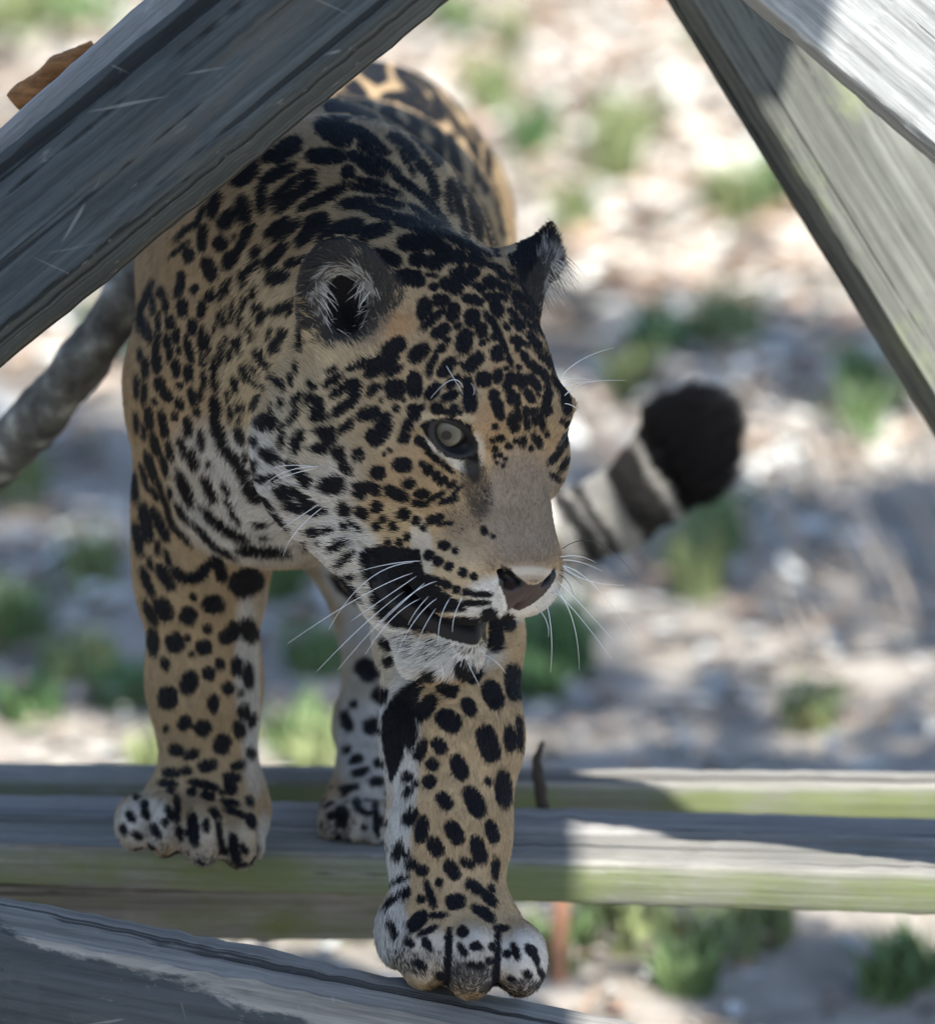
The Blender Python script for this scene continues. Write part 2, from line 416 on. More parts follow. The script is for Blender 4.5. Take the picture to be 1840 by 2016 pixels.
# ---------------------------------------------------------------- coat: rosettes, spots and painted toe-crease shade read off the photograph, laid on the real surface
# each mark: x0 y0 x1 y1 half-width, in units of the detail view named in VIEWS (scale, offset)
VIEWS = {'A': (.2, 257.6, 552), 'B': (.24, 257.6, 846.4), 'C': (.2, 552, 736), 'D': (.18258, 809.6, 441.6), 'E': (.3, 331.2, 257.6),
         'F': (.24, 588.8, 73.6), 'G': (.184, 809.6, 794.9), 'M': (.284, 625.6, 1030.4), 'L': (.38333, 220.8, 956.8), 'R': (.41582, 588.8, 1177.6), 'H': (.4, 515.2, 662.4), 'P': (1, 0, 0)}
MARKS = {  # mostly coat marks; strokes in the toe gaps paint crease shade
'H': """515 190 660 105 34,610 185 680 150 18,440 155 540 140 14,600 90 700 20 38,330 175 360 160 10,480 120 560 100 12""",
'P': """1106 750 1117 812 8,1108 830 1126 842 5,1112 700 1116 742 5,884 1840 879 1940 5,980 1842 975 1950 5,960 1990 1075 1990 3,800 1850 812 1862 6,835 1850 846 1868 5,820 1895 835 1905 6,905 1862 915 1880 5,935 1858 945 1868 6,925 1900 950 1902 6,1010 1862 1018 1885 6,1050 1870 1056 1895 5,1030 1915 1045 1922 6,1000 1925 1012 1930 5,860 1920 872 1925 6,1062 1910 1070 1925 4,770 1815 780 1840 5,252 1600 262 1616 6,282 1592 290 1610 6,300 1625 312 1645 6,262 1640 276 1650 5,330 1590 340 1612 6,350 1630 356 1650 5,240 1625 246 1640 5""",
'A': """100 280 200 40 30,85 450 100 250 28,295 150 300 60 28,455 150 500 10 36,600 110 650 55 30,750 180 830 100 48,505 185 512 340 48,345 160 345 290 22,
220 170 225 300 24,715 210 690 345 32,385 350 390 470 38,605 385 610 520 40,445 470 450 600 32,355 545 360 650 30,175 450 195 580 20,130 380 140 520 22,275 350 270 480 18,
270 520 240 720 22,255 720 255 880 42,550 580 600 770 34,475 660 475 710 17,385 670 385 770 26,705 490 695 660 26,765 560 770 710 24,710 740 715 830 24,440 790 450 930 33,
560 840 580 980 42,145 770 145 920 30,100 690 105 770 20,720 900 725 1030 20,270 950 310 1080 45,310 1070 390 1180 45,480 1015 485 1055 22,595 1075 625 1210 35,60 960 60 1110 20,
140 1010 135 1180 22,475 1165 485 1260 34,215 1170 250 1200 20,650 1250 655 1320 28,430 1310 435 1370 26,165 1250 195 1440 34,300 1310 340 1520 30,560 1360 575 1510 38,50 1330 60 1450 16,
690 1490 715 1640 28,215 1520 270 1700 36,375 1590 395 1740 28,490 1560 540 1700 34,600 1680 650 1830 34,170 1700 190 1840 34,120 1420 130 1510 15,320 1740 340 1840 24,690 1090 690 1160 14,770 1770 780 1810 20,
930 300 930 430 20,880 310 880 380 14,1135 170 1090 290 20,1095 340 1090 430 18,1020 200 1010 370 14,1225 60 1215 150 22,830 450 825 500 10,1110 30 1140 0 25,930 40 900 170 18,980 20 960 110 12,
1180 450 1205 560 28,1245 220 1260 300 38,1270 390 1350 290 35,1410 295 1640 215 32,1560 320 1590 290 14,1390 470 1380 530 16,1520 470 1490 580 40,1470 560 1410 690 42,950 550 950 600 16,
1020 580 1075 690 26,1080 560 1070 640 20,895 660 900 790 20,980 690 985 750 16,1250 700 1360 840 40,1105 835 1150 945 30,1160 940 1270 1020 14,1200 840 1250 900 12,1400 960 1500 1060 26,1570 950 1580 1010 16,
1680 470 1670 660 22,1630 830 1625 910 22,830 780 830 920 24,820 900 850 1070 28,1030 950 1050 1080 30,1265 1135 1220 1245 30,1060 1200 1080 1270 18,1120 1210 1120 1250 10,990 1240 1000 1330 18,960 1100 965 1150 12,
1500 1180 1490 1250 22,1390 1270 1390 1330 12,1240 1395 1455 1420 75,830 1150 850 1340 50,830 1310 850 1500 45,860 1440 930 1660 50,910 1600 1060 1780 50,1050 1740 1100 1840 45,1060 1430 1110 1570 40,
1190 1570 1260 1640 30,1510 1440 1500 1630 25,1300 1690 1480 1780 50,1140 1690 1150 1750 14,1240 1800 1260 1840 20,1080 1340 1090 1370 12""",
'B': """890 270 960 400 35,950 400 1010 550 40,1010 540 1060 560 15,1080 560 1170 640 22,130 200 200 400 30,260 220 290 350 24,95 320 130 460 14,30 380 40 560 24,180 480 210 560 16,220 400 290 620 16,290 600 340 780 16,
340 780 460 910 20,100 620 150 900 42,185 660 290 880 36,40 780 80 1000 30,320 480 325 540 16,400 340 500 580 42,610 380 680 550 34,770 420 800 500 18,790 560 830 620 14,840 660 880 730 16,380 605 455 715 24,
600 630 770 800 32,750 780 940 885 34,530 755 690 940 20,680 930 820 1010 18,905 965 1260 985 38,1040 765 1130 765 18,1060 860 1110 860 12,215 930 225 1010 18,280 1000 310 1080 14,150 1060 170 1130 16,100 1150 170 1330 30,
230 1120 340 1290 45,350 1140 430 1220 35,420 1220 580 1200 38,560 1190 640 1100 40,640 1060 740 1100 50,720 1090 750 1230 40,830 1310 1060 1180 110,940 190 960 240 14,1020 290 1030 380 18,1220 470 1310 560 50,
1290 610 1420 650 38,1420 640 1590 670 28,1340 500 1500 620 30,1210 700 1290 800 18,1470 830 1560 830 20,1600 820 1660 800 18,1640 980 1760 910 35,1720 1100 1810 1010 22,1420 950 1460 950 22,1540 920 1550 930 10,1060 420 1200 400 20,1790 1210 1840 1190 20""",
'C': """1130 55 1130 245 92,1320 0 1310 210 70,865 200 970 115 38,455 115 590 20 34,510 220 650 120 35,640 120 790 110 55,760 130 720 270 50,530 400 740 250 40,280 75 285 110 22,310 150 340 110 20,135 310 205 215 28,265 290 320 205 32,
340 290 430 280 55,320 440 430 420 45,380 290 370 460 50,115 480 195 370 28,770 430 960 360 60,880 350 960 430 60,1000 440 1080 430 55,1060 430 960 660 75,880 560 950 700 60,590 570 710 470 40,215 560 200 650 45,200 640 160 770 55,
370 570 540 580 45,500 590 480 700 60,330 730 480 740 45,30 530 40 700 20,1255 460 1250 570 42,1230 560 1210 680 48,1290 310 1330 450 50,1330 350 1400 325 25,1490 350 1600 350 50,1590 370 1750 380 25,1680 330 1740 360 35,1450 230 1540 110 48,
1640 110 1740 60 35,1610 245 1720 195 32,1200 250 1225 260 14,1140 320 1145 370 28,990 260 1000 280 12,580 735 590 835 55,610 860 690 980 40,780 740 760 850 45,1115 890 1285 905 68,960 910 960 1035 62,90 880 190 990 40,180 970 290 1090 45,
400 1090 640 1110 75,530 1050 640 1060 45,730 1110 850 1120 35,740 1190 840 1180 40,840 1090 980 1170 45,790 1090 790 1210 55,1045 1135 1245 1225 48,1220 1075 1320 1095 40,1330 1185 1460 1180 38,1310 1260 1430 1290 25,1450 1250 1590 1180 20,
1580 1265 1720 1225 28,1450 895 1460 990 42,1375 885 1410 890 22,1530 965 1540 1050 38,1555 1080 1630 1030 32,1650 1110 1720 1070 25,1710 1180 1760 1130 12,1330 640 1420 690 38,1400 680 1480 790 25,1480 790 1600 890 22,1600 890 1680 950 16,
590 1290 690 1370 50,760 1330 860 1400 42,950 1255 955 1355 48,1180 1340 1260 1410 50,1300 1430 1370 1450 38,1450 1450 1585 1410 36,1000 1410 1050 1430 22,930 1470 990 1520 40,1095 1465 1150 1520 30,1380 1510 1430 1520 24,610 1460 650 1510 18,
710 1470 770 1520 16,1245 1575 1245 1630 26,1040 1630 1080 1660 25,1150 1640 1180 1690 24,1565 1680 1655 1700 38,1700 1740 1740 1745 22,1430 1760 1500 1800 35,290 1550 400 1530 22,430 1550 520 1520 18,1590 1480 1660 1470 10,1070 740 1085 760 8,1020 795 1035 800 10""",
'D': """0 210 150 220 75,10 350 160 400 60,160 420 340 430 70,30 20 200 60 60,200 80 300 250 80,280 250 420 350 90,420 340 600 360 70,600 340 800 430 50,800 420 970 490 25,290 60 480 160 40,450 150 600 250 45,600 200 750 330 30,
780 300 850 360 22,0 590 120 600 75,165 545 250 555 14,200 670 280 680 32,320 620 540 710 75,430 520 560 600 45,540 560 640 630 50,600 480 720 560 60,500 460 560 500 30,780 600 920 660 70,900 640 1060 700 40,680 640 770 720 30,945 530 1100 600 35,
150 800 130 1030 75,230 820 405 820 58,130 1110 340 930 38,460 855 435 1050 65,600 950 730 1000 60,655 930 650 1100 75,755 1070 755 1210 55,240 1210 400 1100 60,470 1110 540 1090 24,600 1150 540 1390 80,370 1270 410 1230 28,300 1340 370 1320 40,280 1370 200 1560 25,
195 1500 190 1630 25,0 1470 170 1310 75,590 1570 760 1400 65,310 1630 455 1460 60,905 1320 940 1470 62,790 1600 770 1750 78,935 1570 930 1700 46,40 1600 40 1850 70,175 1870 290 1720 55,390 1750 520 1650 38,350 1900 480 1820 42,610 1660 600 1830 45,620 1780 640 2016 66,
800 970 900 1080 30,890 1070 960 1230 26,955 1215 1025 1380 20,1015 1365 1075 1510 18,570 790 760 840 50,790 780 1030 790 40,880 820 960 990 60,1080 745 1230 830 42,1260 790 1350 990 50,1120 850 1300 1020 32,1060 920 1130 1000 30,1090 1010 1200 1130 50,1010 1080 1045 1130 22,
860 1210 920 1220 30,740 1280 790 1280 28,820 1240 840 1255 12,1080 1230 1180 1270 40,1170 1260 1270 1310 22,1140 1270 1150 1350 22,1265 1180 1400 1350 36,1230 1040 1330 1140 15,1330 1040 1420 1180 28,1380 1000 1480 1300 14,1190 1380 1250 1480 30,1260 1490 1400 1600 40,
1380 1560 1490 1700 35,1340 1360 1480 1520 20,1140 1540 1180 1545 18,1010 1555 1040 1555 14,530 1500 545 1510 14,1080 1610 1020 1780 45,1090 1650 1130 1720 35,1150 1620 1200 1770 40,1200 1640 1260 1720 40,1280 1640 1370 1780 38,1070 1790 1075 1930 38,1140 1850 1145 1980 26,
1230 1790 1310 1910 42,900 1790 880 1900 50,900 1900 950 2016 55,1480 1750 1440 2010 40,1520 1640 1620 1800 30,1460 1420 1560 1600 18,1240 700 1340 790 22,1360 1840 1380 1860 10""",
'E': """425 340 590 225 60,620 170 720 160 40,690 190 860 60 60,915 165 1155 165 48,1195 150 1400 280 42,1180 235 1180 305 42,610 530 620 350 30,630 330 820 235 35,690 460 850 300 25,850 300 960 270 22,720 520 860 400 35,850 400 970 340 40,
885 500 1150 370 35,325 405 290 560 38,350 630 430 520 45,490 430 510 600 45,235 625 220 770 28,310 760 385 710 45,245 840 310 970 45,385 890 440 790 45,545 610 470 780 28,130 760 135 850 32,60 700 150 620 16,40 800 110 740 12,180 610 240 510 14,655 680 800 580 36,
710 710 850 605 26,855 735 960 640 40,900 650 1050 570 65,1000 740 1120 660 50,1070 660 1275 610 50,1255 680 1460 635 42,1130 480 1330 470 38,1290 500 1480 570 35,1480 570 1700 640 40,1650 640 1760 780 45,1760 760 1840 860 30,1370 450 1530 490 24,550 820 610 760 25,640 880 780 745 32,
780 880 850 840 28,880 870 940 850 40,660 960 790 950 45,480 960 590 850 22,1510 735 1700 740 50,1590 830 1690 860 45,1690 860 1800 870 45,1330 810 1520 860 50,1490 955 1670 970 50,1240 325 1400 350 22,1400 360 1500 400 10,1180 345 1440 410 9,1250 385 1480 420 7,
1480 280 1640 400 18,1620 390 1800 590 20,1600 500 1720 570 14,1660 560 1800 620 20,1760 650 1840 690 22,1220 730 1290 740 18,430 680 445 700 14,80 980 100 930 25""",
'F': """150 700 420 860 85,800 240 870 350 40,870 350 1000 480 50,860 240 1000 330 25,1000 330 1120 470 25,1110 450 1180 650 30,1080 560 1170 660 45,1000 480 1100 580 20,680 500 800 480 40,700 560 760 680 60,740 660 830 730 40,800 470 950 540 50,940 540 1060 660 50,1060 660 1150 830 40,1150 820 1130 1040 45,1080 920 1130 960 60,910 640 1000 740 30,890 740 1000 860 28,1000 860 1100 960 28,740 800 860 860 40,850 860 960 1000 40,960 1000 1080 1150 35,1080 1140 1120 1300 35,490 870 600 940 40,600 920 720 940 25,600 970 790 1090 28,760 1120 900 1230 16,880 1220 1080 1330 22,1060 1320 1180 1500 22,830 930 920 1090 14,1220 590 1310 770 20,1240 800 1270 950 34,1250 900 1310 1100 40,1300 1100 1350 1270 24,1230 1170 1220 1280 28,1260 1200 1340 1500 28,1340 1480 1370 1640 28,1210 1280 1240 1420 23,1400 1260 1470 1640 40,1070 330 1210 430 22,1200 420 1320 580 24,1370 780 1440 960 18,1430 740 1470 830 16,1450 900 1450 1150 20,1540 930 1550 1130 23,1460 1150 1550 1160 28,1520 1170 1530 1270 28,1500 1430 1610 1740 24,1600 1260 1660 1500 18,1660 1550 1690 1620 23,780 90 900 130 18,900 130 1050 270 20""",
'G': """930 60 960 170 45,1070 110 1110 290 55,1140 80 1150 180 28,1220 50 1225 140 30,1300 60 1300 130 28,1235 170 1240 260 28,1310 150 1320 230 30,1370 90 1400 260 30,1430 0 1460 120 40,870 250 920 240 25,910 370 980 370 30,860 395 880 405 14,
890 460 890 520 22,880 560 890 580 16,940 540 950 560 22,1040 430 1045 480 28,1120 380 1120 420 20,1200 360 1180 450 30,1300 340 1370 450 25,1360 370 1380 450 22,1270 460 1280 490 18,1440 310 1450 350 18,990 595 1010 595 10,910 625 920 630 8,975 660 985 660 9,
770 1330 790 1390 24,870 1410 880 1430 14,1490 620 1600 480 30,1590 470 1690 310 35,1590 720 1660 600 25,1500 770 1580 820 22""",
'M': """750 205 790 240 28,820 260 850 270 28,905 295 915 305 26,1000 335 1010 345 26,1075 365 1085 375 20,740 370 880 420 20,870 420 920 440 22,950 455 980 460 22,1020 470 1040 480 20,1080 490 1180 495 12,1010 555 1160 550 12,450 820 510 870 24,460 940 520 970 30""",
'L': """170 600 220 700 20,240 580 290 680 38,360 650 420 680 40,470 610 570 600 42,405 560 430 580 14,490 715 490 750 20,310 755 330 850 42,440 835 500 820 36,385 765 385 790 12,560 790 640 740 35,610 700 650 740 25,680 680 720 790 40,205 740 215 860 25,262 885 280 940 18,
410 955 380 1060 38,480 960 510 965 30,405 855 410 870 10,285 1030 290 1140 45,550 890 555 935 20,635 885 640 965 25,690 920 700 1020 22,575 1055 615 1015 28,520 1080 520 1155 26,660 1050 660 1065 10,675 1120 670 1190 28,720 1170 715 1220 16,345 1235 400 1195 32,440 1270 490 1210 38,
650 1210 655 1285 27,275 1235 280 1250 12,575 1280 555 1370 40,295 1345 360 1365 28,370 1390 435 1370 22,705 1340 715 1390 18,450 1445 530 1425 28,620 1445 675 1420 20,265 1470 340 1475 20,360 1465 405 1460 20,580 1490 650 1500 20,600 1500 615 1580 28,410 1520 530 1550 18,
250 1525 320 1530 16,290 1550 310 1570 14,390 1570 430 1570 20,465 1580 515 1600 20,555 1570 570 1580 10,330 1610 335 1700 12,410 1690 425 1830 24,480 1720 480 1770 14,620 1800 640 1930 24,545 1740 560 1850 10,570 1620 640 1630 14,590 1660 670 1690 12,165 1620 165 1650 18,120 1590 130 1600 12,
260 1720 280 1740 12,510 1660 540 1700 16,705 1690 720 1750 18,700 1600 710 1640 14,380 1770 400 1790 12,660 1850 690 1880 12,1270 900 1350 990 50,1350 1060 1400 1085 38,1330 1200 1335 1270 40,1190 1160 1215 1250 24,1200 1340 1210 1370 16,1225 1415 1280 1395 20,1240 1480 1310 1460 18,1350 1420 1385 1425 22,
1330 1520 1390 1520 20,1180 1555 1250 1545 14,1235 1110 1245 1130 16,1170 1650 1190 1720 30,1250 1610 1265 1660 16,1270 1660 1300 1680 12,1290 1740 1300 1760 12,1380 1700 1400 1740 20,1350 1650 1360 1760 12,1140 470 1260 580 30""",
'R': """900 60 930 240 45,985 80 995 150 30,1010 320 1025 475 42,890 400 940 515 42,665 405 745 450 36,785 480 820 550 28,660 545 755 615 45,870 610 920 765 45,995 610 1000 715 25,1040 580 1045 700 12,640 670 685 730 28,610 770 655 805 26,595 850 635 885 28,735 750 780 850 34,893 850 895 880 12,
960 820 970 980 34,660 930 715 990 28,800 900 860 1030 38,500 1070 545 1000 25,585 1040 575 1150 27,710 1065 760 1160 34,900 1060 925 1150 26,625 1140 665 1215 30,830 1135 865 1250 30,455 1230 485 1160 20,515 1275 545 1240 22,560 1280 605 1300 22,495 1190 510 1220 14,700 1245 745 1325 28,770 1240 820 1270 18,
930 1240 925 1320 14,795 1345 860 1385 22,870 1390 925 1450 22,905 1360 915 1390 12,650 1345 675 1350 16,605 1355 632 1450 14,495 1420 510 1375 18,565 1420 590 1430 14,700 1445 780 1430 32,830 1465 915 1520 22,520 1570 595 1495 30,630 1505 690 1500 10,580 1590 640 1560 10,930 1560 980 1565 12,565 760 590 680 20,
500 860 530 830 20,510 930 530 900 14,545 870 560 880 12,640 470 560 570 35,540 600 530 700 18,440 1350 500 1320 10,420 1450 470 1400 10,585 1635 600 1645 10,695 1605 710 1620 9,760 1595 785 1565 22,815 1645 830 1655 13,890 1722 930 1718 14,905 1645 920 1655 12,975 1680 990 1690 14,1080 1645 1100 1685 16,
790 340 850 380 40,740 320 800 350 30,600 350 640 380 26""",
}
POLYS = [   # larger dark patches, photo units
    [(828, 838), (850, 827), (890, 823), (924, 838), (934, 880), (940, 908), (925, 902), (905, 893), (870, 886), (846, 864)],
    [(708, 1090), (745, 1073), (824, 1084), (830, 1124), (853, 1150), (881, 1172), (910, 1190), (915, 1201), (850, 1204), (845, 1216), (945, 1218), (943, 1238), (882, 1248), (824, 1240), (775, 1228), (748, 1208), (725, 1150)],
    [(755, 1410), (772, 1377), (822, 1336), (838, 1327), (834, 1352), (822, 1373), (817, 1410), (797, 1468), (784, 1510), (772, 1535), (763, 1502), (755, 1448)],
    [(637, 208), (668, 179), (697, 194), (726, 218), (745, 239), (723, 234), (694, 227), (668, 242), (649, 227)],
    [(670, 239), (697, 246), (723, 256), (757, 290), (723, 285), (694, 266)],
    [(673, 170), (697, 155), (714, 170), (733, 208), (745, 237), (723, 222), (697, 189)],
    [(705, 140), (738, 112), (757, 110), (762, 158), (742, 167), (723, 155)],
]

def poly_sdf(poly, X, Y):
    poly = np.asarray(poly, float)
    d2 = np.full(X.shape, 1e9); inside = np.zeros(X.shape, bool)
    for (x0, y0), (x1, y1) in zip(poly, np.roll(poly, -1, 0)):
        ex, ey = x1 - x0, y1 - y0
        t = np.clip(((X - x0) * ex + (Y - y0) * ey) / (ex * ex + ey * ey + 1e-9), 0, 1)
        d2 = np.minimum(d2, (X - x0 - t * ex) ** 2 + (Y - y0 - t * ey) ** 2)
        c = (y0 > Y) != (y1 > Y)
        inside ^= c & (X < (x1 - x0) * (Y - y0) / (y1 - y0 + 1e-12) + x0)
    d = np.sqrt(d2)
    return np.where(inside, -d, d)

SPOT = np.full((2016, 1840), 12.0, np.float32)
for key, txt in MARKS.items():
    s, ox, oy = VIEWS[key]
    for ent in txt.replace('\n', '').split(','):
        v = [float(q) for q in ent.split()]
        x0, y0, x1, y1 = ox + s * v[0], oy + s * v[1], ox + s * v[2], oy + s * v[3]
        b = max(v[4] * s, 2.0)
        L = math.hypot(x1 - x0, y1 - y0) / 2
        a = max(L, b)
        cx, cy = (x0 + x1) / 2, (y0 + y1) / 2
        ux, uy = ((x1 - x0) / (2 * L), (y1 - y0) / (2 * L)) if L > 1e-6 else (1, 0)
        e = a + 14
        i0, i1, j0, j1 = max(0, int(cy - e)), min(2016, int(cy + e)), max(0, int(cx - e)), min(1840, int(cx + e))
        if i1 <= i0 or j1 <= j0: continue
        Y, X = np.mgrid[i0:i1, j0:j1]
        u = (X - cx) * ux + (Y - cy) * uy; w = -(X - cx) * uy + (Y - cy) * ux
        q = (np.abs(u / a) ** 2.5 + np.abs(w / b) ** 2.5) ** 0.4
        SPOT[i0:i1, j0:j1] = np.minimum(SPOT[i0:i1, j0:j1], (q - 1) * b)
for pl in POLYS:
    a = np.array(pl); i0, i1, j0, j1 = int(a[:, 1].min() - 14), int(a[:, 1].max() + 14), int(a[:, 0].min() - 14), int(a[:, 0].max() + 14)
    Y, X = np.mgrid[i0:i1, j0:j1]
    SPOT[i0:i1, j0:j1] = np.minimum(SPOT[i0:i1, j0:j1], poly_sdf(pl, X, Y))

TAN = np.array([.365, .262, .152]); PALE = np.array([.50, .40, .26]); WHITE = np.array([.56, .545, .51]); BLACK = np.array([.008, .008, .010])
GREY = np.array([.235, .185, .14]); RUST = np.array([.31, .175, .085]); ASH = np.array([.13, .125, .12]); HORN = np.array([.036, .021, .018])
COLS = dict(t=TAN, p=PALE, w=WHITE, k=BLACK, g=GREY, r=RUST, a=ASH, h=HORN)
# cx cy rx ry turn(deg) colour strength hair-length(mm, - keeps)
TINTS = [
    (540, 720, 130, 170, 0, 'p', .75, 9), (500, 560, 80, 70, 0, 'p', .4, 10), (610, 800, 90, 60, 0, 'p', .3, 9), (560, 950, 150, 110, 0, 'w', .55, 9), (430, 960, 90, 130, -20, 'w', .75, 9), (470, 1040, 120, 60, 20, 'w', .8, 10),
    (600, 1060, 120, 50, 0, 'w', .5, 10), (500, 920, 60, 80, 0, 'w', .6, 10), (700, 1130, 60, 120, -25, 'w', .95, 9), (740, 1290, 70, 120, 0, 'w', .95, 9),
    (620, 950, 90, 60, 30, 'w', .4, 8), (560, 870, 36, 90, 0, 'w', .35, 10), (690, 1060, 60, 45, 30, 'w', .9, 8), (780, 1030, 60, 40, 0, 'p', .6, 6), (830, 1080, 22, 60, -8, 'w', .6, 4),
    (690, 820, 120, 100, 0, 'p', .25, 7), (600, 860, 60, 70, 0, 'p', .5, 10),
    (1030, 1010, 80, 130, -6, 'g', .95, 4.5), (960, 1060, 90, 60, 0, 'g', .5, 4.5), (880, 1120, 80, 50, 10, 'p', .35, 3.5), (980, 1182, 66, 46, 0, 'w', .95, 4), (900, 1190, 90, 22, 12, 'p', .6, 4),
    (960, 1200, 90, 18, 3, 'w', .85, 4), (1045, 1129, 60, 13, 3, 'w', .5, 2.5), (1045, 1140, 40, 8, 3, 'g', .6, 2.5), (1060, 1180, 50, 26, -35, 'w', .95, 3), (870, 1290, 110, 40, 0, 'w', .9, 9), (900, 1268, 60, 22, 0, 'a', .35, 7), (820, 1270, 50, 26, 20, 'a', .35, 8),
    (905, 908, 40, 16, 32, 'w', .95, 4), (855, 880, 12, 26, -45, 'w', .7, 4), (942, 885, 14, 34, 0, 'w', .45, 3), (880, 822, 60, 10, 3, 'p', .7, 4), (835, 830, 20, 16, 0, 'p', .5, 4),
    (936, 955, 30, 66, -12, 'k', .68, 4), (912, 1015, 52, 34, -20, 'k', .35, 4), (930, 918, 15, 36, -10, 'k', .9, 3.5), (960, 830, 26, 40, 0, 'r', .5, 3.5), (1010, 760, 60, 80, 0, 'r', .30, 4), (800, 905, 60, 30, 0, 'r', .22, 5), (780, 640, 40, 26, 0, 'r', .6, 6),
    (487, 1330, 24, 170, -2, 'w', .75, 7), (500, 1170, 26, 60, 0, 'w', .3, 7), (500, 1500, 22, 70, 0, 'w', .4, 7), (790, 1350, 34, 110, 0, 'w', .95, 10), (800, 1520, 24, 150, 4, 'w', .8, 8), (785, 1680, 24, 110, 0, 'w', .85, 8), (770, 1830, 34, 60, 0, 'w', .8, 10),
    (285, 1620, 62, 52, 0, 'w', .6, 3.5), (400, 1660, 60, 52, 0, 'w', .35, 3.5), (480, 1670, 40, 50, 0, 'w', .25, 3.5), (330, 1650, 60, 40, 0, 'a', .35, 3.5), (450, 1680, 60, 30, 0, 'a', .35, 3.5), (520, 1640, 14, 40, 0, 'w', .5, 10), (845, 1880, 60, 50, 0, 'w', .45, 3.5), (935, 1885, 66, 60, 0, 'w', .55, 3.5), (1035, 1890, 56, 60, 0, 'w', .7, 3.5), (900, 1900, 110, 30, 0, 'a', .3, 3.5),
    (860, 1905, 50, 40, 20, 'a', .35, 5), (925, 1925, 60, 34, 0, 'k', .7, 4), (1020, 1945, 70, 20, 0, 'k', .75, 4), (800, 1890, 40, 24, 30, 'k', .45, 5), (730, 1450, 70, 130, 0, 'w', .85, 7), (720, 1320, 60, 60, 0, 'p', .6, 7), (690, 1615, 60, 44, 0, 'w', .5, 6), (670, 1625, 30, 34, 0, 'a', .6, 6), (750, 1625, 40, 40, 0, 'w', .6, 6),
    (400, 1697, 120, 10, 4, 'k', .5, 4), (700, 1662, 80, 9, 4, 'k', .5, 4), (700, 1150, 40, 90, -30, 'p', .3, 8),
    (690, 585, 80, 105, 0, 'a', .90, 8), (690, 700, 70, 24, 0, 'p', .7, 12), (1055, 520, 48, 84, 0, 'k', .98, 6), (1022, 492, 30, 26, 0, 'p', .85, 7), (1085, 560, 14, 50, 0, 'p', .6, 14),
    (866, 300, 150, 190, 0, 'p', .25, 8), (560, 400, 150, 120, 0, 't', .0, 8),
]
TAIL_BANDS = [(1118, 1020, 34, 'a'), (1150, 1015, 14, 'w'), (1168, 1015, 16, 'a'), (1200, 1005, 26, 'w'), (1250, 975, 40, 'a'), (1300, 975, 14, 'w')]
TINT = np.empty((1008, 920, 3), np.float32); TINT[:] = TAN
HLEN = np.full((1008, 920), 5.2, np.float32)
DARKP = np.zeros((1008, 920), np.float32)
for (cx, cy, rx, ry, turn, c, st, hl) in TINTS:
    e = max(rx, ry) * 1.4
    i0, i1, j0, j1 = max(0, int((cy - e) / 2)), min(1008, int((cy + e) / 2)), max(0, int((cx - e) / 2)), min(920, int((cx + e) / 2))
    Y, X = np.mgrid[i0:i1, j0:j1] * 2.0
    ca, sa = math.cos(math.radians(turn)), math.sin(math.radians(turn))
    u = ((X - cx) * ca + (Y - cy) * sa) / rx; w = (-(X - cx) * sa + (Y - cy) * ca) / ry
    q = np.sqrt(u * u + w * w)
    m = np.clip((1.3 - q) / 0.6, 0, 1); m = m * m * (3 - 2 * m)
    if c in 'ka' and not (600 < cx < 780 and cy < 760):
        DARKP[i0:i1, j0:j1] = 1 - (1 - DARKP[i0:i1, j0:j1]) * (1 - m * st * (1 if c == 'k' else .8))
        HLEN[i0:i1, j0:j1] = HLEN[i0:i1, j0:j1] * (1 - m) + hl * m
        continue
    TINT[i0:i1, j0:j1] = TINT[i0:i1, j0:j1] * (1 - m * st)[..., None] + COLS[c] * (m * st)[..., None]
    HLEN[i0:i1, j0:j1] = HLEN[i0:i1, j0:j1] * (1 - m) + hl * m

def bil(a, x, y):
    h, w = a.shape[:2]
    x = np.clip(x, 0, w - 1.001); y = np.clip(y, 0, h - 1.001)
    i = y.astype(int); j = x.astype(int); fy = y - i; fx = x - j
    if a.ndim == 3: fy = fy[:, None]; fx = fx[:, None]
    return (a[i, j] * (1 - fx) + a[i, j + 1] * fx) * (1 - fy) + (a[i + 1, j] * (1 - fx) + a[i + 1, j + 1] * fx) * fy

def hash3(i, j, k, s):
    h = (i * 374761393 + j * 668265263 + k * 2147483647 + s * 1274126177) & 0xffffffff
    h = ((h ^ (h >> 13)) * 1274126177) & 0xffffffff
    return ((h ^ (h >> 16)) & 0xffff) / 65535.0

def worley(p, cell):
    """signed distance to scattered round marks, for the sides the photograph does not show"""
    g = np.floor(p / cell).astype(np.int64)
    best = np.full(len(p), 1.0)
    for a in (-1, 0, 1):
        for b in (-1, 0, 1):
            for c in (-1, 0, 1):
                q = g + (a, b, c)
                o = np.stack([hash3(q[:, 0], q[:, 1], q[:, 2], s) for s in (1, 2, 3)], 1)
                r = cell * (0.22 + 0.2 * hash3(q[:, 0], q[:, 1], q[:, 2], 4))
                best = np.minimum(best, np.linalg.norm(p - (q + o) * cell, axis=1) - r)
    return best

def vnoise(p, sc, seed=0):
    q = p * sc; g = np.floor(q).astype(np.int64); f = q - g; f = f * f * (3 - 2 * f)
    out = 0
    for a in (0, 1):
        for b in (0, 1):
            for c in (0, 1):
                w = (f[:, 0] if a else 1 - f[:, 0]) * (f[:, 1] if b else 1 - f[:, 1]) * (f[:, 2] if c else 1 - f[:, 2])
                out = out + w * hash3(g[:, 0] + a, g[:, 1] + b, g[:, 2] + c, seed)
    return out

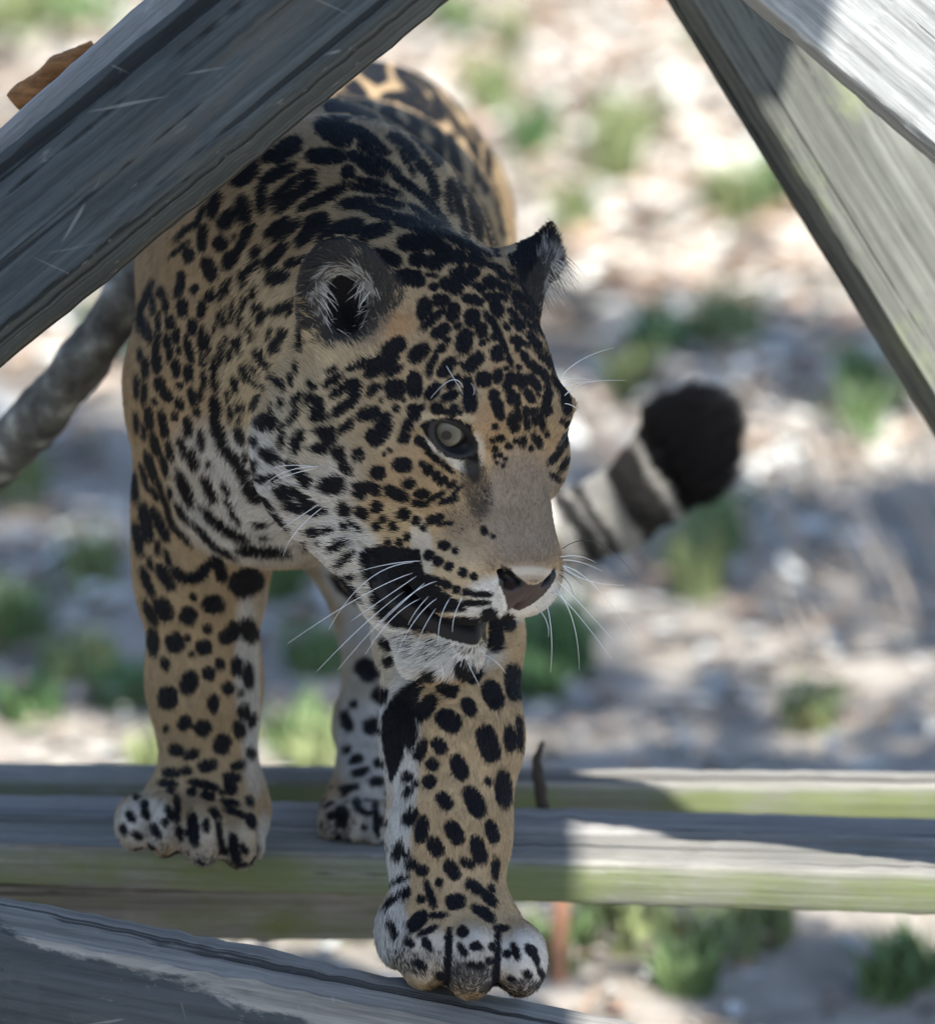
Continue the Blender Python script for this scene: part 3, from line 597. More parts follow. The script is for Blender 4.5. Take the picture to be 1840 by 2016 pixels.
# depth map of the finished body, to know which skin the photograph shows
ZB_N = 6
def build_depth():
    x, y, w = project(JV)
    zb = np.full((2016 // ZB_N + 1, 1840 // ZB_N + 1), 99.0)
    ok = (x >= 0) & (x < 1840) & (y >= 0) & (y < 2016)
    np.minimum.at(zb, ((y[ok] / ZB_N).astype(int), (x[ok] / ZB_N).astype(int)), w[ok])
    return zb
ZBUF = build_depth()
def seen(x, y, w, tol=.025):
    i = np.clip((y / ZB_N).astype(int), 0, ZBUF.shape[0] - 1); j = np.clip((x / ZB_N).astype(int), 0, ZBUF.shape[1] - 1)
    return (w < ZBUF[i, j] + tol) & (x > 2) & (x < 1838) & (y > 2) & (y < 2014)

EARS = []
for s_ in (-1, 1):
    u_ = np.array([s_ * .50, -.30, .80]); u_ /= np.linalg.norm(u_)
    o_ = np.array([s_ * .60, .72, -.05]); o_ -= (o_ @ u_) * u_; o_ /= np.linalg.norm(o_)
    EARS.append((np.array([s_ * .089, -.097, .040]), frame(u_, o_)))

def coat(p, n, grain):
    """colour, hair length (m), bare flag and wetness of the surface at p with normal n"""
    x, y, w = project(p)
    h = to_head(p)
    nh = n @ HEAD_R
    vis = seen(x, y, w)
    sd = bil(SPOT, x, y)
    colr = bil(TINT, x / 2, y / 2).astype(float)
    hl = bil(HLEN, x / 2, y / 2) * .001
    dk = bil(DARKP, x / 2, y / 2)
    if np.any(grain):
        g_ = np.floor(p * 2500).astype(np.int64)
        dk = (hash3(g_[:, 0], g_[:, 1], g_[:, 2], 77) * .75 + .25 * vnoise(p, 260, 78) < dk).astype(float) * .93
    colr = colr * (1 - dk[:, None]) + BLACK * 1.4 * dk[:, None]
    # unseen sides
    lowz = np.clip((PLAT + .30 - p[:, 2]) / .15, 0, 1) * np.clip(-n[:, 2], 0, 1)
    hid = TAN * (1 - lowz[:, None]) + WHITE * lowz[:, None]
    sdw = worley(p, .036) / S_PX
    v = vis.astype(float)[:, None]
    colr = colr * v + hid * (1 - v)
    sd = np.where(vis, sd, sdw); hl = np.where(vis, hl, .007)
    # tail: rings and black tuft
    tail = (p[:, 1] > .93) & (p[:, 2] < PLAT + .42) & (x > 930)
    tc = np.empty((len(p), 3)); tc[:] = WHITE
    along = (x - 1040) * .86 - (y - 1030) * .5
    al = along + (vnoise(p, 60, 3) - .5) * 14
    tc[:] = WHITE
    for lo_, hi_, c_ in ((66, 96, ASH * .5), (106, 130, ASH * .6), (176, 252, ASH * .5)):
        tc[(al > lo_) & (al < hi_)] = c_
    tc[al > 270] = BLACK
    tc[al < 30] = TAN
    colr[tail] = tc[tail]; sd[tail] = 12; hl[tail] = np.where(along[tail] > 285, .030, .012)
    # ears
    bare = np.zeros(len(p), bool); wet = np.zeros(len(p))
    for ec, eR in EARS:
        q = (h - ec) @ eR
        en_ = np.sqrt((q[:, 0] / .039) ** 2 + ((q[:, 1] + .004) / .027) ** 2 + (q[:, 2] / .057) ** 2) + (vnoise(p, 130, 41) - .5) * .2 + grain * .06
        inear = (en_ < 1.0) & (q[:, 2] > -.040)
        cup = inear & ((nh @ eR)[:, 1] > -.1) & (np.hypot(q[:, 0] / .025, (q[:, 2] - .004) / .040) < 1.0) & (q[:, 1] < .012)
        deep = cup & (np.hypot((q[:, 0] - .001) / .016, (q[:, 2] + .006) / .030) < 1.0)
        rim = inear & ~cup & (q[:, 2] > -.022)
        back = inear & (q[:, 1] < -.006) & ~cup & (q[:, 2] > -.012)
        bspot = back & (np.hypot(q[:, 0] / .016, (q[:, 2] - .012) / .014) < 1)
        colr[rim] = ASH * .3; sd[rim] = 12; hl[rim] = .007
        colr[back] = BLACK * 1.5; colr[bspot] = PALE; hl[back] = .005
        colr[cup] = np.where((vnoise(p[cup], 300, 31) > .5)[:, None], WHITE * .5, ASH * .5); hl[cup] = .013; sd[cup] = 12
        colr[deep] = BLACK * .8; hl[deep] = .003
    # eye rims, nose leather, lips
    for s in (-1, 1):
        en, ee, eR = eye_frame(s)
        q = (h - ee - en * .0165) @ eR
        rimd = np.hypot(q[:, 0] / .0205, (q[:, 1] + .0022) / .0130)
        m = (rimd < 1.0) & (np.abs(q[:, 2]) < .02)
        colr[m] = BLACK * 1.2; bare |= m; sd[m] = 12; wet[m] = .6
    nose = (h[:, 1] > .078) & (np.abs(h[:, 0]) < .029 - np.clip(-.056 - h[:, 2], 0, 1) * .85) & (h[:, 2] < -.054 + .010 * np.clip(np.abs(h[:, 0]) / .023, 0, 1) ** 1.5) & (h[:, 2] > -.083)
    colr[nose] = HORN; bare |= nose; wet[nose] = .8; sd[nose] = 12
    nostril = nose & (np.hypot((np.abs(h[:, 0]) - .0195) / .011, (h[:, 2] + .0535) / .0065) < 1)
    colr[nostril] = BLACK
    lip = (np.abs(h[:, 2] + .113) < .011) & (h[:, 1] > .0) & (np.abs(nh[:, 2]) > .45) & (np.abs(h[:, 0]) < .06) & (h[:, 1] < .10)
    lip |= (np.hypot((h[:, 1] - .066) / .040, (h[:, 2] + .121) / .010) < 1)
    colr[lip] = BLACK * .7; bare |= lip; wet[lip] = .45; sd[lip] = 12
    toe = ((p[:, 2] < PLAT + .028) & (p[:, 1] > -.02) & (p[:, 1] < .3)) | ((p[:, 2] < PLAT - .035) & (p[:, 1] < -.05))
    sd = np.where(toe, np.minimum(sd, worley(p, .0125) / S_PX + 2.5), sd)
    # marks
    edge = sd - 3.4 + grain * 1.6 + (vnoise(p, 420, 9) - .5) * 3
    m = np.clip((1.5 - edge) / 3.0, 0, 1)[:, None]
    body_mark = (p[:, 1] > .10)[:, None] * .004
    colr = colr * (1 - m) + (BLACK + body_mark) * m
    colr = colr * (0.86 + 0.28 * vnoise(p, 90, 11))[:, None]
    return colr, hl, bare, wet

JN = vert_normals(JV, JQ)
c_, _, _, wet_ = coat(JV, JN, np.zeros(len(JV)))
me = quad_mesh('jaguar', JV, JQ)
at_ = me.color_attributes.new('coat', 'FLOAT_COLOR', 'POINT')
at_.data.foreach_set('color', np.concatenate([c_, np.ones((len(c_), 1))], 1).astype(np.float32).ravel())
wa_ = me.attributes.new('wet', 'FLOAT', 'POINT')
wa_.data.foreach_set('value', wet_.astype(np.float32))

def node_mat(name):
    m = bpy.data.materials.new(name); m.use_nodes = True
    nt = m.node_tree
    return m, nt, nt.nodes['Principled BSDF']

skin, nt, bs = node_mat('jaguar_skin')
a = nt.nodes.new('ShaderNodeAttribute'); a.attribute_name = 'coat'
nt.links.new(a.outputs['Color'], bs.inputs['Base Color'])
b = nt.nodes.new('ShaderNodeAttribute'); b.attribute_name = 'wet'
mr = nt.nodes.new('ShaderNodeMapRange'); mr.inputs['To Min'].default_value = .85; mr.inputs['To Max'].default_value = .33
nt.links.new(b.outputs['Fac'], mr.inputs['Value']); nt.links.new(mr.outputs[0], bs.inputs['Roughness'])
mr2 = nt.nodes.new('ShaderNodeMapRange'); mr2.inputs['To Min'].default_value = .1; mr2.inputs['To Max'].default_value = .5
nt.links.new(b.outputs['Fac'], mr2.inputs['Value']); nt.links.new(mr2.outputs[0], bs.inputs['Specular IOR Level'])
nz = nt.nodes.new('ShaderNodeTexNoise'); nz.inputs['Scale'].default_value = 900
bp = nt.nodes.new('ShaderNodeBump'); bp.inputs['Strength'].default_value = .25; bp.inputs['Distance'].default_value = .001
nt.links.new(nz.outputs[0], bp.inputs['Height']); nt.links.new(bp.outputs[0], bs.inputs['Normal'])
me.materials.append(skin)
jag = bpy.data.objects.new('jaguar', me)
col.objects.link(jag)
tag(jag, "spotted tan jaguar stepping off a plank platform, head lowered and turned aside", "jaguar")

# ---------------------------------------------------------------- fur
def flow_dirs(p, n):
    h = to_head(p)
    segs = [((650, 550, .12), (590, 500, .30)), ((600, 800, .06), (520, 900, .12)), ((560, 620, .08), (500, 800, .10)), ((600, 500, .28), (680, 480, .60)), ((680, 480, .60), (728, 400, .92)),
            ((470, 520, .22), (400, 800, .15)), ((400, 800, .15), (390, 1130, .13)), ((390, 1130, .13), (410, 1540, .10)), ((410, 1540, .11), (400, 1690, .06)),
            ((860, 1000, .06), (888, 1250, -.04)), ((888, 1250, -.04), (884, 1640, -.13)), ((884, 1640, -.13), (880, 1800, -.17)), ((880, 1800, -.15), (920, 1950, -.22)),
            ((690, 470, .80), (650, 900, .52)), ((740, 1220, .44), (712, 1570, .25)), ((712, 1570, .25), (700, 1660, .17)), ((1040, 1000, 1.1), (1220, 1000, 1.03)), ((1220, 1000, 1.03), (1385, 830, .98)),
            ((500, 1000, .08), (520, 1080, .14)), ((700, 950, -.02), (640, 1060, .05))]
    num = np.zeros_like(p); den = np.zeros(len(p))
    for a, b in segs:
        a = at(*a); b = at(*b); ab = b - a
        t = np.clip(((p - a) @ ab) / (ab @ ab), 0, 1)
        d = np.linalg.norm(p - a - t[:, None] * ab, axis=1)
        w = 1 / (d + .02) ** 5
        num += (ab / np.linalg.norm(ab)) * w[:, None]; den += w
    d = num / den[:, None]
    # head: hair runs back from the nose
    src = np.array([0, .125, -.07])
    hd = h - src
    hd[:, 1] -= .02
    hd = hd / np.linalg.norm(hd, axis=1)[:, None]
    hdw = hd @ HEAD_R.T
    inhead = np.clip((h[:, 1] + .135) / .05, 0, 1) * (np.linalg.norm(h - [0, -.02, -.04], axis=1) < .19)
    d = d * (1 - inhead[:, None]) + hdw * inhead[:, None]
    d = d - (d * n).sum(1)[:, None] * n
    return d / (np.linalg.norm(d, axis=1)[:, None] + 1e-9)

def grow_fur():
    A, B, C_, D_ = (JV[JQ[:, i]] for i in range(4))
    area = .5 * np.linalg.norm(np.cross(C_ - A, D_ - B), axis=1)
    cen = (A + B + C_ + D_) / 4
    x, y, w = project(cen)
    fn = np.cross(C_ - A, D_ - B); fn /= np.linalg.norm(fn, axis=1)[:, None] + 1e-12
    facing = -((cen - CAM) * fn).sum(1) / np.linalg.norm(cen - CAM, axis=1)
    vis = seen(x, y, w, .05) & (facing > -.35)
    hh = to_head(cen)
    onhead = np.linalg.norm(hh - [0, -.02, -.04], axis=1) < .17
    dens = np.where(vis, .95e6, 0.05e6) * np.where(onhead & vis, 1.5, 1.0) * np.where(cen[:, 1] > .45, .45, 1.0)
    cnt = rng.poisson(area * dens)
    f = np.repeat(np.arange(len(JQ)), cnt)
    u = rng.random(len(f))[:, None]; v = rng.random(len(f))[:, None]
    root = (A[f] * (1 - u) + B[f] * u) * (1 - v) + (D_[f] * (1 - u) + C_[f] * u) * v
    vn = JN[JQ[f]].mean(1); vn /= np.linalg.norm(vn, axis=1)[:, None]
    d0 = flow_dirs(root, vn)
    grain = rng.normal(0, .9, len(f))
    _, hl, bare, wet = coat(root, vn, grain)
    colr, _, _, _ = coat(root + d0 * (hl * .55)[:, None], vn, grain)      # most of a hair shows past its root
    k = ~bare
    root, vn, colr, hl = root[k], vn[k], colr[k], hl[k]
    d = d0[k]
    clump = np.stack([vnoise(root, 160, 21), vnoise(root, 160, 22), vnoise(root, 160, 23)], 1) - .5
    d = d + clump * .45 + rng.normal(0, .15, root.shape)
    d = d - (d * vn).sum(1)[:, None] * vn
    d /= np.linalg.norm(d, axis=1)[:, None] + 1e-9
    L = hl * rng.uniform(.65, 1.25, len(root))
    lift = rng.uniform(.22, .5, len(root)) * np.where(L > .021, 2.0, 1.0)
    n = len(root)
    pts = np.empty((n, 4, 3), np.float32)
    for i, t in enumerate((0, .36, .7, 1.0)):
        up = lift * (t - .45 * t * t)
        pts[:, i] = root - vn * .0006 + (d * t + vn * up[:, None]) * L[:, None]
        pts[:, i, 2] -= (L * .12 * t * t)
    # long pale hairs inside the ears
    for ei, (ec, eR) in enumerate(EARS):
        m = 190
        th = rng.uniform(-2.4, 2.4, m) if ei == 0 else rng.uniform(-3.1, 3.1, m)
        rr = rng.uniform(.80, 1.02, m)
        q = np.stack([.025 * rr * np.sin(th), rng.uniform(-.002, .006, m), .004 - .036 * rr * np.cos(th)], 1)
        r0 = hw(ec + q @ eR.T)
        inn = np.stack([-np.sin(th) * .55 + rng.normal(0, .35, m), rng.uniform(.35, .9, m), np.cos(th) * .5 + rng.normal(0, .35, m)], 1) @ eR.T
        if ei == 1: inn = inn + eR[:, 1] * .8
        inn = (inn / np.linalg.norm(inn, axis=1)[:, None]) @ HEAD_R.T
        Lh = rng.uniform(.010, .022, m) * (1.0 if ei == 0 else 1.35)
        tp = np.empty((m, 4, 3), np.float32)
        for i, t in enumerate((0, .36, .7, 1.0)):
            tp[:, i] = r0 + inn * (t * Lh)[:, None]; tp[:, i, 2] -= Lh * .25 * t * t
        pts = np.concatenate([pts, tp])
        cc = np.where((rng.random(m) < .75)[:, None], WHITE * rng.uniform(.55, 1.1, m)[:, None], ASH * .6)
        colr = np.concatenate([colr, cc]); L = np.concatenate([L, Lh]); n += m
    cv = bpy.data.hair_curves.new('fur')
    cv.add_curves([4] * n)
    cv.attributes['position'].data.foreach_set('vector', pts.ravel())
    rad = np.empty((n, 4), np.float32)
    base = rng.uniform(.00017, .00030, n) * np.where(L > .010, 1.1, 1.0)
    for i, t in enumerate((1, .9, .65, .12)): rad[:, i] = base * t
    ra = cv.attributes.get('radius') or cv.attributes.new('radius', 'FLOAT', 'POINT')
    ra.data.foreach_set('value', rad.ravel())
    colr = colr * rng.uniform(.78, 1.25, n)[:, None]
    pc = np.empty((n, 4, 4), np.float32); pc[..., 3] = 1
    for i, t in enumerate((.82, .95, 1.08, 1.15)): pc[:, i, :3] = colr * t
    ca = cv.attributes.new('coat', 'FLOAT_COLOR', 'POINT')
    ca.data.foreach_set('color', pc.ravel())
    o = bpy.data.objects.new('fur', cv)
    m, nt, bs = node_mat('jaguar_fur')
    a = nt.nodes.new('ShaderNodeAttribute'); a.attribute_name = 'coat'
    nt.links.new(a.outputs['Color'], bs.inputs['Base Color'])
    bs.inputs['Roughness'].default_value = .5
    bs.inputs['Specular IOR Level'].default_value = .16
    cv.materials.append(m)
    col.objects.link(o); o.parent = jag
    o['kind'] = 'stuff'
    print('STRANDS', n)
scene.cycles_curves.shape = 'RIBBONS'
scene.cycles_curves.subdivisions = 1
grow_fur()

# ---------------------------------------------------------------- eyes, tongue, whiskers
def sphere_mesh(name, r, nu=32, nv=20):
    vs = [(0, 0, r)]
    for j in range(1, nv):
        th = math.pi * j / nv
        for i in range(nu):
            ph = 2 * math.pi * i / nu
            vs.append((r * math.sin(th) * math.cos(ph), r * math.sin(th) * math.sin(ph), r * math.cos(th)))
    vs.append((0, 0, -r))
    fs = [(0, 1 + i, 1 + (i + 1) % nu) for i in range(nu)]
    for j in range(nv - 2):
        for i in range(nu):
            a = 1 + j * nu + i; b = 1 + j * nu + (i + 1) % nu
            fs.append((a, a + nu, b + nu, b))
    last = len(vs) - 1; s0 = 1 + (nv - 2) * nu
    fs += [(s0 + i, last, s0 + (i + 1) % nu) for i in range(nu)]
    return vs, fs

def eye_material():
    m, nt, bs = node_mat('jaguar_eye')
    N = nt.nodes; Lk = nt.links
    tc = N.new('ShaderNodeTexCoord'); sp = N.new('ShaderNodeSeparateXYZ'); Lk.new(tc.outputs['Object'], sp.inputs[0])
    cb = N.new('ShaderNodeCombineXYZ'); Lk.new(sp.outputs[0], cb.inputs[0]); Lk.new(sp.outputs[1], cb.inputs[1])
    ln = N.new('ShaderNodeVectorMath'); ln.operation = 'LENGTH'; Lk.new(cb.outputs[0], ln.inputs[0])
    mr = N.new('ShaderNodeMapRange'); mr.inputs['From Max'].default_value = .016; Lk.new(ln.outputs['Value'], mr.inputs['Value'])
    rp = N.new('ShaderNodeValToRGB'); e = rp.color_ramp.elements
    e[0].position = 0; e[0].color = (.002, .002, .003, 1)
    e[1].position = 1; e[1].color = (.006, .006, .007, 1)
    for pos, c in ((.21, (.002, .002, .003)), (.25, (.07, .068, .054)), (.42, (.12, .115, .09)), (.60, (.16, .152, .118)), (.645, (.06, .056, .046)), (.68, (.006, .006, .007))):
        q = e.new(pos); q.color = (*c, 1)
    Lk.new(mr.outputs[0], rp.inputs[0])
    at2 = N.new('ShaderNodeMath'); at2.operation = 'ARCTAN2'; Lk.new(sp.outputs[1], at2.inputs[0]); Lk.new(sp.outputs[0], at2.inputs[1])
    nz = N.new('ShaderNodeTexNoise'); nz.noise_dimensions = '1D'; nz.inputs['Scale'].default_value = 14; nz.inputs['Detail'].default_value = 3
    Lk.new(at2.outputs[0], nz.inputs['W'])
    mx = N.new('ShaderNodeMix'); mx.data_type = 'RGBA'; mx.blend_type = 'MULTIPLY'; mx.inputs['Factor'].default_value = .35
    Lk.new(rp.outputs[0], mx.inputs['A']); Lk.new(nz.outputs[0], mx.inputs['B']); Lk.new(mx.outputs['Result'], bs.inputs['Base Color'])
    bs.inputs['Roughness'].default_value = .35
    bs.inputs['Coat Weight'].default_value = .45
    bs.inputs['Specular IOR Level'].default_value = .15
    bs.inputs['Coat Roughness'].default_value = .02
    return m
eye_mat = eye_material()
ev, ef = sphere_mesh('eye', .0172 * HEAD_S)
eye_me = bpy.data.meshes.new('eye'); eye_me.from_pydata(ev, [], ef); eye_me.shade_smooth(); eye_me.materials.append(eye_mat)
for s in (-1, 1):
    n_, e_, R_ = eye_frame(s)
    o = bpy.data.objects.new('eye', eye_me); col.objects.link(o)
    ctr = hw(e_ + n_ * -.0035)
    if s < 0:
        tgt = at(879, 856, ctr[1] - .0155) - ctr
    else:
        tgt = HEAD_R @ np.array([.12, .97, .1])
    o.location = ctr
    o.rotation_euler = Vector(tgt).to_track_quat('Z', 'Y').to_euler()
    o.parent = jag

def tube(name, pts, r0, r1, mat, parent, sides=5):
    pts = np.asarray(pts, float)
    n = len(pts); vs = []; fs = []
    for i in range(n):
        tn = pts[min(i + 1, n - 1)] - pts[max(i - 1, 0)]; tn /= np.linalg.norm(tn) + 1e-12
        ux = np.cross(tn, [.3, .2, .93]); ux /= np.linalg.norm(ux) + 1e-12; uy = np.cross(tn, ux)
        r = r0 + (r1 - r0) * i / (n - 1)
        for k in range(sides):
            a = 2 * math.pi * k / sides
            vs.append(pts[i] + (ux * math.cos(a) + uy * math.sin(a)) * r)
    for i in range(n - 1):
        for k in range(sides):
            a = i * sides + k; b = i * sides + (k + 1) % sides
            fs.append((a, b, b + sides, a + sides))
    fs.append(tuple(range(sides))[::-1]); fs.append(tuple(range((n - 1) * sides, n * sides)))
    return mesh_obj(name, vs, fs, mat, parent)

def plain(name, c, rough=.5, spec=.5):
    m, nt, bs = node_mat(name)
    bs.inputs['Base Color'].default_value = (*c, 1); bs.inputs['Roughness'].default_value = rough; bs.inputs['Specular IOR Level'].default_value = spec
    return m
wh_mat = plain('whisker_white', (.78, .80, .82), .35)
wk_mat = plain('whisker_dark', (.02, .02, .022), .4)
WHISKERS = [  # photo units in the face view, root .. bend .. tip, colour, how far the tip comes towards (-) or away from the camera
    (780, 1105, 620, 1122, 450, 1165, 0, -.02), (745, 1112, 520, 1200, 330, 1440, 0, -.03), (740, 1165, 480, 1285, 130, 1510, 0, -.04), (700, 1255, 500, 1420, 270, 1650, 0, -.04), (860, 1205, 660, 1330, 375, 1640, 0, -.05),
    (800, 1215, 660, 1340, 560, 1440, 0, -.02), (780, 1290, 640, 1390, 510, 1565, 0, -.03), (860, 1290, 745, 1410, 650, 1600, 0, -.03), (925, 1290, 880, 1390, 868, 1515, 0, -.02), (855, 1340, 805, 1420, 765, 1510, 0, -.02), (990, 1280, 950, 1370, 938, 1455, 0, -.015),
    (760, 1180, 600, 1290, 440, 1400, 0, -.03), (820, 1280, 760, 1350, 720, 1420, 0, -.015),
    (290, 640, 120, 665, 0, 745, 0, -.02), (270, 642, 130, 634, 50, 652, 0, -.02), (285, 822, 190, 885, 90, 950, 0, -.02), (300, 840, 170, 960, 105, 1080, 0, -.02), (280, 645, 140, 680, 60, 715, 0, -.015),
    (990, 250, 930, 215, 830, 305, 0, -.02), (905, 140, 950, 215, 990, 285, 0, -.015), (1030, 230, 1045, 260, 1040, 290, 0, -.01),
    (1480, 1128, 1600, 1200, 1785, 1225, 0, .03), (1482, 1130, 1640, 1230, 1840, 1490, 0, .04), (1478, 1045, 1650, 1015, 1840, 1180, 1, .04), (1425, 1260, 1520, 1330, 1720, 1585, 0, .0), (1440, 1232, 1530, 1400, 1562, 1640, 0, .01),
    (1470, 1085, 1560, 1082, 1640, 1112, 0, .03), (1480, 1100, 1570, 1112, 1675, 1155, 0, .03), (1462, 1172, 1510, 1215, 1535, 1285, 1, .02), (1470, 1150, 1520, 1175, 1575, 1222, 1, .02), (1400, 1310, 1425, 1470, 1420, 1655, 0, -.01), (1450, 1200, 1580, 1330, 1740, 1510, 0, .02), (1350, 1330, 1400, 1400, 1410, 1480, 0, -.01),
    (1462, 205, 1580, 110, 1735, 55, 0, .04), (1485, 245, 1600, 222, 1790, 215, 0, .05), (1490, 290, 1560, 240, 1640, 222, 0, .03), (1490, 330, 1550, 355, 1615, 430, 0, .03), (1470, 215, 1540, 205, 1620, 214, 0, .03),
    (1080, 1560, 1150, 1600, 1200, 1660, 0, -.01), (1010, 1600, 1040, 1660, 1070, 1720, 0, -.01), (880, 1600, 890, 1650, 885, 1700, 0, -.01),
]
def skin_depth(px, py):
    """world depth of the nearest skin along a photo ray"""
    for rad in (1, 2, 4, 8, 14):
        i, j = int(py / ZB_N), int(px / ZB_N)
        blk = ZBUF[max(0, i - rad):i + rad + 1, max(0, j - rad):j + rad + 1]
        if blk.min() < 50:
            w = blk.min()
            d = ray(px, py)
            return (CAM + d * w)[1]
    return 0
for (x0, y0, x1, y1, x2, y2, dark, dz) in WHISKERS:
    q = [(515.2 + .4 * a, 662.4 + .4 * b) for a, b in ((x0, y0), (x1, y1), (x2, y2))]
    yr = skin_depth(*q[0])
    p0 = at(*q[0], yr + .002); p1 = at(*q[1], yr + dz * .55 - .006); p2 = at(*q[2], yr + dz)
    pts = [(1 - t) ** 2 * p0 + 2 * t * (1 - t) * (p1 * 2 - (p0 + p2) / 2) + t * t * p2 for t in np.linspace(0, 1, 12)]
    tube('whisker', pts, .00034, .00010, wk_mat if dark else wh_mat, jag)

tongue_mat = plain('tongue', (.42, .17, .10), .45)
tv, tf = sphere_mesh('tongue', 1, 16, 10)
to = mesh_obj('tongue', [hw((v[0] * .020, .045 + v[1] * .035, -.1155 + v[2] * .0055)) for v in tv], tf, tongue_mat, jag)

# ---------------------------------------------------------------- wood
def wood(name, dark, light, algae=None, algae_amt=0.0, paint=None, scratch=0.0, grain=1.0, warm=None, side_only=False):
    m, nt, bs = node_mat(name)
    N, Lk = nt.nodes, nt.links
    tc = N.new('ShaderNodeTexCoord'); oi = N.new('ShaderNodeObjectInfo')
    ad = N.new('ShaderNodeVectorMath'); ad.operation = 'ADD'
    mu = N.new('ShaderNodeVectorMath'); mu.operation = 'SCALE'; mu.inputs['Scale'].default_value = 13.0
    cx = N.new('ShaderNodeCombineXYZ')
    for i in range(3): Lk.new(oi.outputs['Random'], cx.inputs[i])
    Lk.new(cx.outputs[0], mu.inputs[0]); Lk.new(tc.outputs['Object'], ad.inputs[0]); Lk.new(mu.outputs[0], ad.inputs[1])
    def noise(scale3, detail=6, rough=.6, dist=0.0):
        mp = N.new('ShaderNodeMapping'); mp.inputs['Scale'].default_value = scale3
        Lk.new(ad.outputs[0], mp.inputs['Vector'])
        n = N.new('ShaderNodeTexNoise'); n.inputs['Scale'].default_value = 1.0; n.inputs['Detail'].default_value = detail
        n.inputs['Roughness'].default_value = rough; n.inputs['Distortion'].default_value = dist
        Lk.new(mp.outputs[0], n.inputs['Vector'])
        return n.outputs[0]
    def ramp(src, stops):
        r = N.new('ShaderNodeValToRGB'); e = r.color_ramp.elements
        e[0].position, e[0].color = stops[0][0], (*([stops[0][1]] * 3 if not hasattr(stops[0][1], '__len__') else stops[0][1]), 1)
        e[1].position, e[1].color = stops[-1][0], (*([stops[-1][1]] * 3 if not hasattr(stops[-1][1], '__len__') else stops[-1][1]), 1)
        for p_, c_ in stops[1:-1]:
            q = e.new(p_); q.color = (*([c_] * 3 if not hasattr(c_, '__len__') else c_), 1)
        Lk.new(src, r.inputs[0]); return r.outputs[0]
    def mix(f, a, b, mode='MIX'):
        x = N.new('ShaderNodeMix'); x.data_type = 'RGBA'; x.blend_type = mode
        for sock, v in (('Factor', f), ('A', a), ('B', b)):
            if hasattr(v, 'links') or hasattr(v, 'is_linked'): Lk.new(v, x.inputs[sock])
            elif sock == 'Factor': x.inputs[sock].default_value = v
            else: x.inputs[sock].default_value = (*v, 1)
        return x.outputs['Result']
    g1 = noise((1.6, 75 * grain, 75 * grain), 5, .65, .1)
    g2 = noise((5, 190 * grain, 190 * grain), 4, .7)
    blot = noise((4, 9, 9), 5, .6)
    colr = ramp(g1, [(.30, dark), (.50, [(a + b) / 2 for a, b in zip(dark, light)]), (.72, light)])
    colr = mix(1.0, colr, ramp(g2, [(.34, .55), (.62, 1.12)]), 'MULTIPLY')
    colr = mix(ramp(blot, [(.40, 0.0), (.70, .45)]), colr, [c * .6 for c in dark], 'MIX')
    if warm: colr = mix(ramp(noise((3, 16, 16), 4), [(.56, 0.0), (.68, .8)]), colr, warm)
    if algae:
        am = ramp(noise((7, 11, 11), 7, .65), [(.60 - algae_amt * .4, 0.0), (.76 - algae_amt * .3, .85)])
        if side_only:      # it grows on the damp sides of a plank, not on the trodden top
            so = N.new('ShaderNodeSeparateXYZ'); Lk.new(tc.outputs['Object'], so.inputs[0])
            am = mix(1.0, am, ramp(so.outputs['Y'], [(.0095, 1.0), (.0165, .04)]), 'MULTIPLY')
        colr = mix(am, colr, algae)
    crack = mix(1.0, ramp(noise((.55, 62 * grain, 62 * grain), 2, .5), [(.33, 0.0), (.375, 1.0)]), ramp(noise((1.3, 120 * grain, 120 * grain), 2, .5), [(.29, .2), (.345, 1.0)]), 'MULTIPLY')
    pmask = None
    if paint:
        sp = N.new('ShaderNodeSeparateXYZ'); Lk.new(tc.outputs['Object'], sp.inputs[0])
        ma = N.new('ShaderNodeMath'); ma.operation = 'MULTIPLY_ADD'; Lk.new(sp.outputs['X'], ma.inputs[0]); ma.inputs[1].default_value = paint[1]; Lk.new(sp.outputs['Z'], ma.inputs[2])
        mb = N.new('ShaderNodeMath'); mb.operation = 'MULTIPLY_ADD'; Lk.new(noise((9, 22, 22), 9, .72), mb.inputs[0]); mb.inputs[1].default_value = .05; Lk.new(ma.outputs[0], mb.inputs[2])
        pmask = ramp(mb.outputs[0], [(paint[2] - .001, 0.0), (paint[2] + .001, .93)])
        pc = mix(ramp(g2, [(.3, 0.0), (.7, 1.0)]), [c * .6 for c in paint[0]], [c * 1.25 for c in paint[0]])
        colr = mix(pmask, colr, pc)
    cm = N.new('ShaderNodeMath'); cm.operation = 'MAXIMUM'; Lk.new(crack, cm.inputs[0]); cm.inputs[1].default_value = .3
    colr = mix(1.0, colr, cm.outputs[0], 'MULTIPLY')
    if scratch:
        for k, ang in enumerate((.5, -.35, 1.1)):
            mp = N.new('ShaderNodeMapping'); mp.inputs['Scale'].default_value = (7, 150, 150); mp.inputs['Rotation'].default_value = (0, ang, ang * .4)
            mp.vector_type = 'POINT'
            rt = N.new('ShaderNodeVectorRotate'); rt.rotation_type = 'Y_AXIS'; rt.inputs['Angle'].default_value = ang
            mp.inputs['Rotation'].default_value = (0, 0, 0)
            Lk.new(ad.outputs[0], rt.inputs['Vector']); Lk.new(rt.outputs[0], mp.inputs['Vector'])
            w = N.new('ShaderNodeTexNoise'); w.inputs['Scale'].default_value = 1; w.inputs['Detail'].default_value = 1
            Lk.new(mp.outputs[0], w.inputs['Vector'])
            colr = mix(ramp(w.outputs[0], [(.72, 0.0), (.78, scratch)]), colr, (.30, .31, .30))
        sm2 = ramp(noise((30, 90, 90), 3), [(.68, 0.0), (.76, scratch)])
        colr = mix(sm2, colr, (.26, .27, .26))
    Lk.new(colr, bs.inputs['Base Color'])
